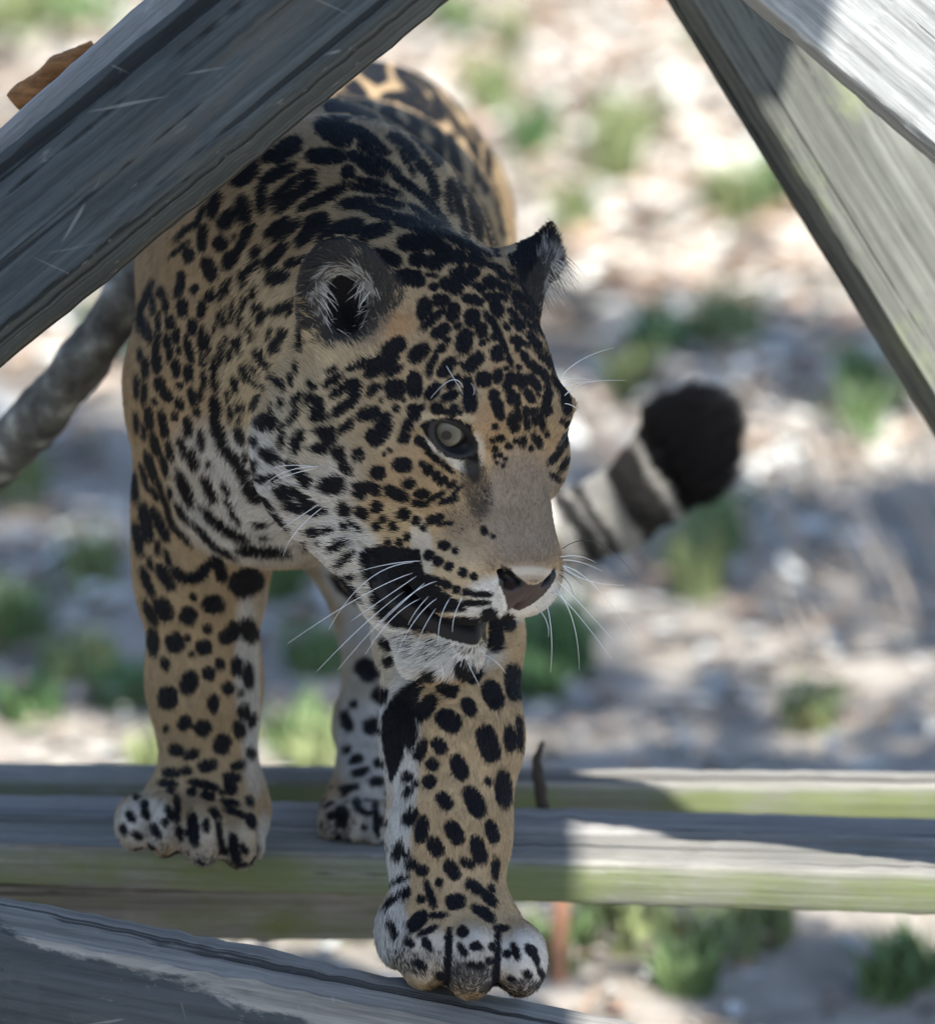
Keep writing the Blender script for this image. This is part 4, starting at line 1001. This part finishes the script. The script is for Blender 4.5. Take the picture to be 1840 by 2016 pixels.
    bs.inputs['Roughness'].default_value = .82
    bs.inputs['Specular IOR Level'].default_value = .25
    h = N.new('ShaderNodeMath'); h.operation = 'MULTIPLY_ADD'; Lk.new(g1, h.inputs[0]); h.inputs[1].default_value = .7; Lk.new(cm.outputs[0], h.inputs[2])
    h2 = N.new('ShaderNodeMath'); h2.operation = 'MULTIPLY_ADD'; Lk.new(g2, h2.inputs[0]); h2.inputs[1].default_value = .35; Lk.new(h.outputs[0], h2.inputs[2])
    bp = N.new('ShaderNodeBump'); bp.inputs['Strength'].default_value = .7; bp.inputs['Distance'].default_value = .0035
    Lk.new(h2.outputs[0], bp.inputs['Height']); Lk.new(bp.outputs[0], bs.inputs['Normal'])
    return m

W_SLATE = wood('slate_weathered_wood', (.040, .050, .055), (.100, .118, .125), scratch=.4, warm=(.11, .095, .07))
W_PLANK = wood('platform_wood', (.19, .185, .18), (.36, .355, .345), algae=(.135, .165, .06), algae_amt=.12, side_only=True)
W_MOSS = wood('mossy_platform_wood', (.19, .185, .17), (.36, .35, .33), algae=(.15, .185, .07), algae_amt=.6, side_only=True)
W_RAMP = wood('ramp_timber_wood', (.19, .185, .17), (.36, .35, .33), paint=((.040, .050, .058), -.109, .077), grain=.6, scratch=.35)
W_GREY = wood('silver_grey_wood', (.17, .18, .18), (.44, .46, .46))
W_GREEN = wood('greenish_board_wood', (.10, .105, .092), (.22, .228, .205), algae=(.20, .23, .12), algae_amt=.15)  # albedo lowered to stand in for shade on this board
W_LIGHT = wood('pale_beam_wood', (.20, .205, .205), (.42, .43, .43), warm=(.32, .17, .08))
W_DECK = wood('shade_deck_wood', (.13, .125, .115), (.28, .27, .25))
W_END = wood('broken_end_wood', (.24, .10, .035), (.50, .25, .10))

def board(name, p0, p1, width, thick, face, mat, parent=None, seed=0, rnd=.005, rough=.0010, bow=0.0, chip=.0):
    """a sawn board from p0 to p1 (centre line); 'face' is the direction its broad side looks to"""
    p0 = np.asarray(p0, float); p1 = np.asarray(p1, float)
    ex = p1 - p0; L = np.linalg.norm(ex); ex /= L
    ey = np.asarray(face, float); ey = ey - (ey @ ex) * ex; ey /= np.linalg.norm(ey)
    ez = np.cross(ex, ey)
    rg = np.random.default_rng(seed + 11)
    n = max(24, int(L / .012)); n = min(n, 240)
    hw_, ht = width / 2, thick / 2
    prof = []
    for cz, cy, a0 in ((hw_ - rnd, ht - rnd, 0), (-(hw_ - rnd), ht - rnd, 90), (-(hw_ - rnd), -(ht - rnd), 180), (hw_ - rnd, -(ht - rnd), 270)):
        for k in range(3):
            a = math.radians(a0 + 45 * k)
            prof.append((cz + rnd * math.cos(a), cy + rnd * math.sin(a)))
        # midpoints along the sides
    m = len(prof)
    ph = rg.uniform(0, 6.28, 8)
    vs, fs = [], []
    for i in range(n + 1):
        t = i / n; x = (t - .5) * L
        wob = [math.sin(x * f + ph[k]) for k, f in enumerate((5, 11, 23, 47))]
        for k, (z, y) in enumerate(prof):
            j = rough * (wob[k % 4] * .5 + rg.normal(0, .45))
            c = 0
            if chip and rg.random() < .05: c = chip * rg.random()
            s_ = 1 - c
            vs.append((x, y * s_ + j, z * s_ + j * .8 + bow * math.sin(t * math.pi)))
    for i in range(n):
        for k in range(m):
            a = i * m + k; b = i * m + (k + 1) % m
            fs.append((a, a + m, b + m, b))
    fs.append(tuple(range(m))); fs.append(tuple(range(n * m, (n + 1) * m))[::-1])
    me = bpy.data.meshes.new(name); me.from_pydata(vs, [], fs); me.update()
    bm = bmesh.new(); bm.from_mesh(me); bmesh.ops.recalc_face_normals(bm, faces=bm.faces); bm.to_mesh(me); bm.free()
    me.shade_smooth()
    me.set_sharp_from_angle(angle=math.radians(38))
    me.materials.append(mat)
    o = bpy.data.objects.new(name, me); col.objects.link(o)
    M = Matrix(((ex[0], ey[0], ez[0], 0), (ex[1], ey[1], ez[1], 0), (ex[2], ey[2], ez[2], 0), (0, 0, 0, 1)))
    M.translation = Vector((p0 + p1) / 2)
    if parent:
        o.parent = parent
        o.matrix_parent_inverse = Matrix.Identity(4)
        o.matrix_basis = Matrix.Translation(-parent.location) @ M
    else:
        o.matrix_world = M
    return o

# ---------------------------------------------------------------- ground
def ground_material():
    m, nt, bs = node_mat('leaf_strewn_soil')
    N, Lk = nt.nodes, nt.links
    tc = N.new('ShaderNodeTexCoord')
    def nz(sc, det=6):
        n = N.new('ShaderNodeTexNoise'); n.inputs['Scale'].default_value = sc; n.inputs['Detail'].default_value = det; n.inputs['Roughness'].default_value = .65
        Lk.new(tc.outputs['Object'], n.inputs['Vector']); return n.outputs[0]
    def rp(src, stops):
        r = N.new('ShaderNodeValToRGB'); e = r.color_ramp.elements
        e[0].position, e[0].color = stops[0][0], (*stops[0][1], 1); e[1].position, e[1].color = stops[-1][0], (*stops[-1][1], 1)
        for p_, c_ in stops[1:-1]:
            q = e.new(p_); q.color = (*c_, 1)
        Lk.new(src, r.inputs[0]); return r.outputs[0]
    a = rp(nz(9), [(.3, (.18, .16, .13)), (.5, (.32, .285, .24)), (.7, (.45, .415, .365))])
    g = rp(nz(1.3, 8), [(.58, (0, 0, 0)), (.72, (.4, .4, .4))])
    mx = N.new('ShaderNodeMix'); mx.data_type = 'RGBA'; Lk.new(g, mx.inputs['Factor']); Lk.new(a, mx.inputs['A']); mx.inputs['B'].default_value = (.13, .17, .07, 1)
    Lk.new(mx.outputs['Result'], bs.inputs['Base Color']); bs.inputs['Roughness'].default_value = .95
    bp = N.new('ShaderNodeBump'); bp.inputs['Distance'].default_value = .03; Lk.new(nz(14), bp.inputs['Height']); Lk.new(bp.outputs[0], bs.inputs['Normal'])
    return m
def ground_z(x, y):
    return .05 * math.sin(x * .7 + 1) * math.sin(y * .45) + .025 * math.sin(x * 2.1 + y * 1.7) + .015 * math.sin(x * 4.3 - y * 3.1) - .03
xs = np.concatenate([np.linspace(-60, -4, 15)[:-1], np.linspace(-4, 4, 81), np.linspace(4, 60, 15)[1:]])
ys = np.concatenate([np.linspace(-30, -1, 10)[:-1], np.linspace(-1, 20, 169), np.linspace(20, 120, 15)[1:]])
gv = [(x, y, ground_z(x, y)) for y in ys for x in xs]
nxg = len(xs)
gf = [(j * nxg + i, j * nxg + i + 1, (j + 1) * nxg + i + 1, (j + 1) * nxg + i) for j in range(len(ys) - 1) for i in range(nxg - 1)]
ground = mesh_obj('ground', gv, gf, ground_material()); ground['kind'] = 'structure'

def card_material(name, attr, rough=.7, trans=.0):
    m, nt, bs = node_mat(name)
    a = nt.nodes.new('ShaderNodeAttribute'); a.attribute_name = attr
    nt.links.new(a.outputs['Color'], bs.inputs['Base Color']); bs.inputs['Roughness'].default_value = rough
    bs.inputs['Specular IOR Level'].default_value = .3
    return m

def coloured_mesh(name, V, Fc, C, mat, parent=None):
    o = mesh_obj(name, V, Fc, mat, parent)
    a = o.data.color_attributes.new('tone', 'FLOAT_COLOR', 'POINT')
    a.data.foreach_set('color', np.concatenate([np.asarray(C), np.ones((len(C), 1))], 1).astype(np.float32).ravel())
    return o
CARD = card_material('leaf_cards', 'tone')

def litter():
    rg = np.random.default_rng(3)
    V, Fc, C = [], [], []
    pal = np.array([(.46, .34, .27), (.52, .40, .33), (.60, .52, .46), (.68, .64, .60), (.34, .25, .20), (.48, .31, .23), (.74, .72, .70), (.27, .22, .18), (.58, .50, .44), (.74, .72, .70), (.66, .62, .58)])
    n = 36000
    y = .2 + 17.5 * rg.random(n) ** .85
    half = .17 * (y + 4.6) + .5
    x = (rg.random(n) * 2 - 1) * half
    big = np.where(y > 6, 1.25, .45 + .8 * np.clip(y / 6, 0, 1) ** 2)
    for i in range(n):
        s = rg.uniform(.012, .036) * big[i] * 1.1
        if rg.random() < .03 and y[i] > 4: s *= 1.7
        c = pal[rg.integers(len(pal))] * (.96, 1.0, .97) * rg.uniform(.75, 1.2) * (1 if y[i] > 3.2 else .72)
        a = rg.uniform(0, 6.28); tl = rg.normal(0, .45); rl = rg.normal(0, .45)
        ca, sa = math.cos(a), math.sin(a)
        z0 = ground_z(x[i], y[i]) + rg.uniform(.004, .03)
        b = len(V)
        curl = rg.uniform(-.3, .6) * s
        for (u, v, w) in ((-1, 0, 0), (-.35, .5, curl), (.5, .42, curl), (1.1, 0, .1 * s), (.5, -.42, curl), (-.35, -.5, curl), (.1, 0, -.1 * s)):
            px, py, pz = u * s, v * s, w
            pz += px * tl * .5 + py * rl * .5
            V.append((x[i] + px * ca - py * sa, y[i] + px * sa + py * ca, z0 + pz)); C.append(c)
        for k in range(6): Fc.append((b + k, b + (k + 1) % 6, b + 6))
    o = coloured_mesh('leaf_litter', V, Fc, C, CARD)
    tag(o, "dry brown and pale fallen leaves scattered over the bare ground", "leaf litter", kind='stuff')
litter()

def grass():
    rg = np.random.default_rng(5)
    V, Fc, C = [], [], []
    spots = [(1230, 260, 60), (1215, 320, 40), (1130, 445, 45), (1385, 90, 35), (1510, 400, 45), (1435, 650, 75), (1400, 690, 50), (1300, 700, 40), (1240, 830, 40), (1290, 760, 30), (1690, 950, 40), (1410, 1120, 45), (1370, 1180, 50),
             (1085, 1290, 80), (1060, 1330, 50), (1590, 1415, 60), (1820, 840, 40), (1700, 860, 50), (1050, 270, 40), (960, 210, 40), (1420, 420, 40), (215, 740, 60), (60, 20, 90), (150, 40, 90), (20, 60, 60), (180, 1120, 50), (150, 1320, 70),
             (60, 1420, 60), (240, 1380, 60), (40, 950, 50), (600, 1440, 80), (560, 1170, 50), (620, 1300, 60), (1250, 1870, 100), (1180, 1840, 60), (1420, 1880, 80), (1500, 1850, 60), (1800, 1900, 70), (1740, 1940, 50), (600, 1840, 80), (700, 1860, 70), (300, 1830, 60), (1350, 1960, 60), (1560, 1700, 40), (1100, 1930, 60), (900, 30, 40), (1000, 60, 30), (30, 1260, 60), (330, 1500, 80), (640, 1480, 70)]
    for (px, py, r) in spots:
        c0 = atz(px, py, 0)
        sc = (c0[1] - CAM[1]) / 4.4 * S_PX
        rad = r * sc
        dist = c0[1]
        nb = 70 if r < 55 else 110
        tone = np.array([(.10, .18, .07), (.14, .21, .085), (.21, .25, .11)][rg.integers(3)])
        for k in range(nb):
            a = rg.uniform(0, 6.28); q = rad * math.sqrt(rg.random())
            x, y = c0[0] + q * math.cos(a), c0[1] + q * math.sin(a) * 1.6
            h = rg.uniform(.04, .11) * (.55 if dist < 3 else 1.0 if dist < 6 else 1.3); w = rg.uniform(.003, .008) * (1.3 if dist > 6 else 1)
            b = len(V); az = rg.uniform(0, 6.28); ln = rg.uniform(.2, .9) * h
            z = ground_z(x, y)
            dx, dy = math.cos(az), math.sin(az)
            V += [(x - dy * w, y + dx * w, z), (x + dy * w, y - dx * w, z), (x + dx * ln * .4 + dy * w * .7, y + dy * ln * .4 - dx * w * .7, z + h * .65), (x + dx * ln * .4 - dy * w * .7, y + dy * ln * .4 + dx * w * .7, z + h * .65), (x + dx * ln, y + dy * ln, z + h)]
            c = tone * rg.uniform(.7, 1.4)
            C += [c] * 5
            Fc += [(b, b + 1, b + 2, b + 3), (b + 3, b + 2, b + 4)]
    o = coloured_mesh('grass', V, Fc, C, CARD)
    tag(o, "small green grass tufts sprouting between the fallen leaves", "grass", kind='stuff')
grass()

# ---------------------------------------------------------------- platform the animal walks on
plat = empty('plank_platform', (0, .25, 0))
tag(plat, "weathered horizontal plank platform with mossy edges under the jaguar's paws", "platform")
def deck_plank(name, fl, fr, bl, br, thick, mat, seed, rnd=.006, zoff=0.0):
    """corners given where their top edges show in the photograph, on the platform level"""
    F0, F1, B0, B1 = (atz(*q, PLAT + zoff) for q in (fl, fr, bl, br))
    c0, c1 = (F0 + B0) / 2, (F1 + B1) / 2
    d = c1 - c0; u = d / d[0]
    a = c0 + u * (-.95 - c0[0]); b = c0 + u * (1.15 - c0[0])
    nrm = np.array([-u[1], 1, 0]); nrm /= np.linalg.norm(nrm)
    w = abs((F0 + F1 - B0 - B1) / 2 @ nrm)
    a[2] -= thick / 2; b[2] -= thick / 2
    return board(name, a, b, w, thick, (0, 0, 1), mat, plat, seed, rnd)
deck_plank('plank', (0, 1655), (1840, 1721), (0, 1609), (1840, 1663), .036, W_MOSS, 1)
deck_plank('plank', (0, 1599), (1840, 1651), (0, 1561), (1840, 1607), .036, W_PLANK, 2)
deck_plank('plank', (0, 1531), (1840, 1546), (0, 1497), (1840, 1519), .036, W_MOSS, 3)
# joist under the planks, cross bearers and posts outside the picture
jl = at(-300, 1768, .30); jr = at(760, 1778, .30)
board('joist', jl, jr, .075, .045, (0, 0, 1), W_PLANK, plat, 4)
for xx in (-.86, 1.05):
    board('bearer', (xx, -.02, PLAT - .036 - .047), (xx, .50, PLAT - .036 - .047), .05, .09, (0, 0, 1), W_PLANK, plat, 5)
    for yy in (.02, .44):
        board('post', (xx, yy, -.2), (xx, yy, PLAT - .128), .09, .09, (0, -1, 0), W_PLANK, plat, 6)
board('bearer', (-.95, .30, jl[2] - .0225 - .04), (-.45, .30, jl[2] - .0225 - .04), .05, .078, (0, 0, 1), W_PLANK, plat, 7)

# sloping timber in front
r0 = at(-900, 1590, -.17); r1 = at(1040, 1952, -.17)
dr = (r1 - r0) / np.linalg.norm(r1 - r0)
nrm_up = np.cross(np.cross(dr, [0, 0, 1]), dr); nrm_up /= np.linalg.norm(nrm_up)
ra, rb = r0 - nrm_up * .085, r0 + dr * 2.9 - nrm_up * .085
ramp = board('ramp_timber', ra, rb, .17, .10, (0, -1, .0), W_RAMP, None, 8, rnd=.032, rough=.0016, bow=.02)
tag(ramp, "thick sloping grey timber with dark peeling stain under the jaguar's stepping paw", "timber")

# diagonal brace crossing in front of the shoulders
def brace(pA, pB, depA, depB, width, thick, roll, mat, name, label, seed, ext=(0, 0), **kw):
    a = at(*pA, depA); b = at(*pB, depB)
    ex = (b - a) / np.linalg.norm(b - a)
    tocam = -FWD - (-FWD @ ex) * ex; tocam /= np.linalg.norm(tocam)
    side = np.cross(ex, tocam)
    f = tocam * math.cos(roll) + side * math.sin(roll)
    o = board(name, a - ex * ext[0] - f * thick / 2, b + ex * ext[1] - f * thick / 2, width, thick, f, mat, None, seed, **kw)
    return tag(o, label, "beam")
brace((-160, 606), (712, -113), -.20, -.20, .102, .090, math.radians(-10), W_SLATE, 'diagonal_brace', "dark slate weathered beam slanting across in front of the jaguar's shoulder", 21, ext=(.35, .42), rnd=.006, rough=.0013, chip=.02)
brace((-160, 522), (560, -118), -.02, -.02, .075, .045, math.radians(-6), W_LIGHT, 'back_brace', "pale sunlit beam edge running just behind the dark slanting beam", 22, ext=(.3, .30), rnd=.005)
brace((1480, -130), (1900, 560), .28, .28, .150, .040, math.radians(-25), W_GREEN, 'side_board', "wide greenish grey board with a dark edge slanting beside the jaguar", 23, ext=(.40, .5), rnd=.004)
brace((1560, -165), (1960, 180), -.20, -.20, .120, .045, math.radians(-5), W_GREY, 'silver_brace', "bright silver grey beam with fine parallel grain over the greenish board", 24, ext=(.35, .4), rnd=.004)

# ---------------------------------------------------------------- roof added out of view, shaped to keep the animal in the shade
RZ = 2.62
roof = empty('added_shade_deck', (.2, -1.1, RZ))
tag(roof, "added plank deck out of view that casts shade on the jaguar", "deck")
yy, i = -2.02, 0
while yy < -.40:
    board('plank', (-.32, yy + .05, RZ + .015), (.585 + .006 * math.sin(i * 2.3), yy + .05, RZ + .015), .1065, .03, (0, 0, 1), W_DECK, roof, 40 + i)
    yy += .108; i += 1
for k, xx in enumerate((-.25, .45)):
    board('joist', (xx, -2.02, RZ - .066), (xx, -.36, RZ - .066), .05, .13, (0, 0, 1), W_DECK, roof, 60 + k)
for k, y_ in enumerate((-1.9, -.55)):
    board('post', (-1.3, y_, -.2), (-1.3, y_, RZ - .22), .09, .09, (0, -1, 0), W_DECK, roof, 65 + k)
    board('beam', (-1.38, y_, RZ - .176), (.55, y_, RZ - .176), .09, .088, (0, 0, 1), W_DECK, roof, 68 + k)

# ---------------------------------------------------------------- bare branch behind the animal, sticks
def bark():
    m, nt, bs = node_mat('lichen_bark')
    N, Lk = nt.nodes, nt.links
    tc = N.new('ShaderNodeTexCoord')
    n1 = N.new('ShaderNodeTexNoise'); n1.inputs['Scale'].default_value = 38; n1.inputs['Detail'].default_value = 8; Lk.new(tc.outputs['Object'], n1.inputs['Vector'])
    r = N.new('ShaderNodeValToRGB'); e = r.color_ramp.elements
    e[0].position, e[0].color = .35, (.05, .047, .042, 1); e[1].position, e[1].color = .68, (.34, .34, .31, 1)
    q = e.new(.55); q.color = (.13, .13, .115, 1)
    Lk.new(n1.outputs[0], r.inputs[0]); Lk.new(r.outputs[0], bs.inputs['Base Color']); bs.inputs['Roughness'].default_value = .9
    bp = N.new('ShaderNodeBump'); bp.inputs['Distance'].default_value = .006; Lk.new(n1.outputs[0], bp.inputs['Height']); Lk.new(bp.outputs[0], bs.inputs['Normal'])
    return m
BARK = bark()
def limb(name, pts, radii, mat, parent=None, sides=14, bump=.06, seed=0):
    rg = np.random.default_rng(seed)
    pts = np.asarray(pts, float); T = np.linspace(0, len(pts) - 1, (len(pts) - 1) * 10 + 1)
    P3 = np.stack([np.interp(T, range(len(pts)), pts[:, k]) for k in range(3)], 1)
    for _ in range(12): P3[1:-1] = (P3[:-2] + P3[1:-1] * 2 + P3[2:]) / 4
    rr = np.interp(T, range(len(pts)), radii)
    vs, fs = [], []
    for i in range(len(P3)):
        tn = P3[min(i + 1, len(P3) - 1)] - P3[max(i - 1, 0)]; tn /= np.linalg.norm(tn)
        ux = np.cross(tn, [.2, .9, .1]); ux /= np.linalg.norm(ux); uy = np.cross(tn, ux)
        for k in range(sides):
            a = 2 * math.pi * k / sides
            r = rr[i] * (1 + bump * (rg.normal(0, .5) + math.sin(i * .7 + k)))
            vs.append(P3[i] + (ux * math.cos(a) + uy * math.sin(a)) * r)
    for i in range(len(P3) - 1):
        for k in range(sides):
            a = i * sides + k; b = i * sides + (k + 1) % sides
            fs.append((a, b, b + sides, a + sides))
    fs.append(tuple(range(sides))[::-1]); fs.append(tuple(range((len(P3) - 1) * sides, len(P3) * sides)))
    return mesh_obj(name, vs, fs, mat, parent)
g_end = atz(-420, 1330, .0)
br = limb('bare_branch', [at(430, 300, .36), at(330, 445, .36), at(250, 590, .36), at(150, 730, .37), at(50, 850, .40), at(-120, 1010, .55), g_end], [.015, .019, .0205, .021, .022, .024, .026], BARK, seed=4)
tag(br, "bare grey lichen-flecked branch leaning behind the jaguar's shoulder", "branch")
TWIG = plain('dark_twig_bark', (.05, .035, .025), .9)
ty = atz(1066, 1572, PLAT)[1]
tw = limb('dark_twig', [at(1070, 1625, ty), at(1066, 1570, ty), at(1058, 1525, ty + .004), at(1055, 1492, ty + .008), at(1068, 1460, ty + .01)], [.0055, .0052, .005, .0035, .0015], TWIG, sides=8, bump=.1, seed=5)
tag(tw, "short crooked dark twig standing between the planks", "twig")
STAKE = plain('rusty_stake_wood', (.40, .20, .12), .85)
sb = atz(1098, 1968, 0)
st = limb('thin_stake', [sb - [0, 0, .05], sb + [.001, 0, .05], sb + [.003, 0, .12]], [.0075, .0085, .009], STAKE, sides=8, bump=.05, seed=6)
tag(st, "thin reddish brown stake standing in the ground beyond the planks", "stake")
# broken orange timber end behind the braces
be = at(116, 128, .08)
bo = limb('broken_stub', [be + [-.032, 0, -.030], be + [0, 0, -.002], be + [.026, 0, .016]], [.011, .010, .003], W_END, sides=12, bump=.12, seed=7)
tag(bo, "splintered orange timber stub lying on the dark beam's upper edge", "timber stub")

# dry stalks leaning in the leaf litter at the right
STRAW = plain('dry_straw', (.42, .36, .30), .8)
rg = np.random.default_rng(9)
def stalks(cx, cy, n, label, spread):
    c0 = atz(cx, cy, 0)
    root = empty('dry_stalks', (c0[0], c0[1], 0))
    tag(root, label, "dry stalks")
    for k in range(n):
        x = c0[0] + rg.uniform(-1, 1) * spread; y = c0[1] + rg.uniform(-1, 1) * spread * 2
        z = ground_z(x, y)
        h = rg.uniform(.06, .15)
        tip = np.array([x - h * rg.uniform(.35, .6), y + rg.uniform(-.05, .05), z + h])
        limb('stalk', [np.array([x, y, z - .01]), (np.array([x, y, z]) + tip) / 2 + [0, 0, .01], tip], [.004, .0035, .0018], STRAW, root, sides=6, bump=.03, seed=k)
stalks(1690, 1080, 16, "bunch of pale dry stalks leaning over the shaded leaf litter", .16)
stalks(1775, 1240, 12, "darker clump of bent stalks beside the shaded bank", .14)

# ---------------------------------------------------------------- trees that dapple the ground (trunks stand outside the picture)
LEAF = card_material('tree_leaves', 'tone')
def tree(name, label, base, height, crowns, seed, n_leaf):
    rg = np.random.default_rng(seed)
    root = empty(name, base); tag(root, label, "tree", "shade trees around the enclosure")
    b = np.array(base, float)
    top = b + [0, 0, height]
    limb('trunk', [b - [0, 0, .2], b + [.1, .05, height * .35], b + [-.05, .1, height * .7], top], [.20, .16, .12, .06], BARK, root, sides=12, seed=seed)
    V, Fc, C = [], [], []
    for (cx, cy, cz, r) in crowns:
        c = np.array([cx, cy, cz])
        s = b + [0, 0, height * rg.uniform(.45, .7)]
        limb('limb', [s, (s + c) / 2 + [0, 0, .25], c], [.07, .045, .012], BARK, root, sides=8, seed=seed + 1)
        clumps = c + rg.normal(0, .42, (14, 3)) * r * np.array([1, 1, .45])
        for k in range(n_leaf):
            q = clumps[rg.integers(14)] + rg.normal(0, .17, 3) * r
            sz = rg.uniform(.05, .10)
            d = rg.normal(0, 1, 3); d /= np.linalg.norm(d); e = np.cross(d, rg.normal(0, 1, 3)); e /= np.linalg.norm(e)
            i0 = len(V)
            V += [q - d * sz, q + e * sz * .5, q + d * sz, q - e * sz * .5]
            t = np.array([.06, .10, .03]) * rg.uniform(.7, 1.5); C += [t] * 4
            Fc.append((i0, i0 + 1, i0 + 2, i0 + 3))
    coloured_mesh('crown', V, Fc, C, LEAF, root)
sx, sy = SUN_DIR.x / SUN_DIR.z, SUN_DIR.y / SUN_DIR.z
def over(px, py, z, r):
    """crown clump at height z whose shadow falls where the photograph shows shade"""
    g = atz(px, py, 0)
    return (g[0] + sx * z, g[1] + sy * z, z, r)
tree('shade_tree', "leafy tree arching over the ground right of the platform", (4.6, 2.6, 0), 6.2,
     [over(1250, 700, 5.2, .75), over(1650, 760, 5.4, .7), over(1780, 1120, 4.8, .55), over(1450, 1050, 4.9, .4), over(1300, 1480, 4.7, .6), over(1780, 1975, 4.5, .28)], 31, 400)
tree('shade_tree', "leafy tree arching over the ground left of the platform", (-4.4, 3.0, 0), 6.0,
     [over(140, 900, 5.0, .55), over(330, 1180, 4.7, .4), over(560, 1250, 4.7, .35), over(40, 1150, 4.9, .3)], 32, 450)
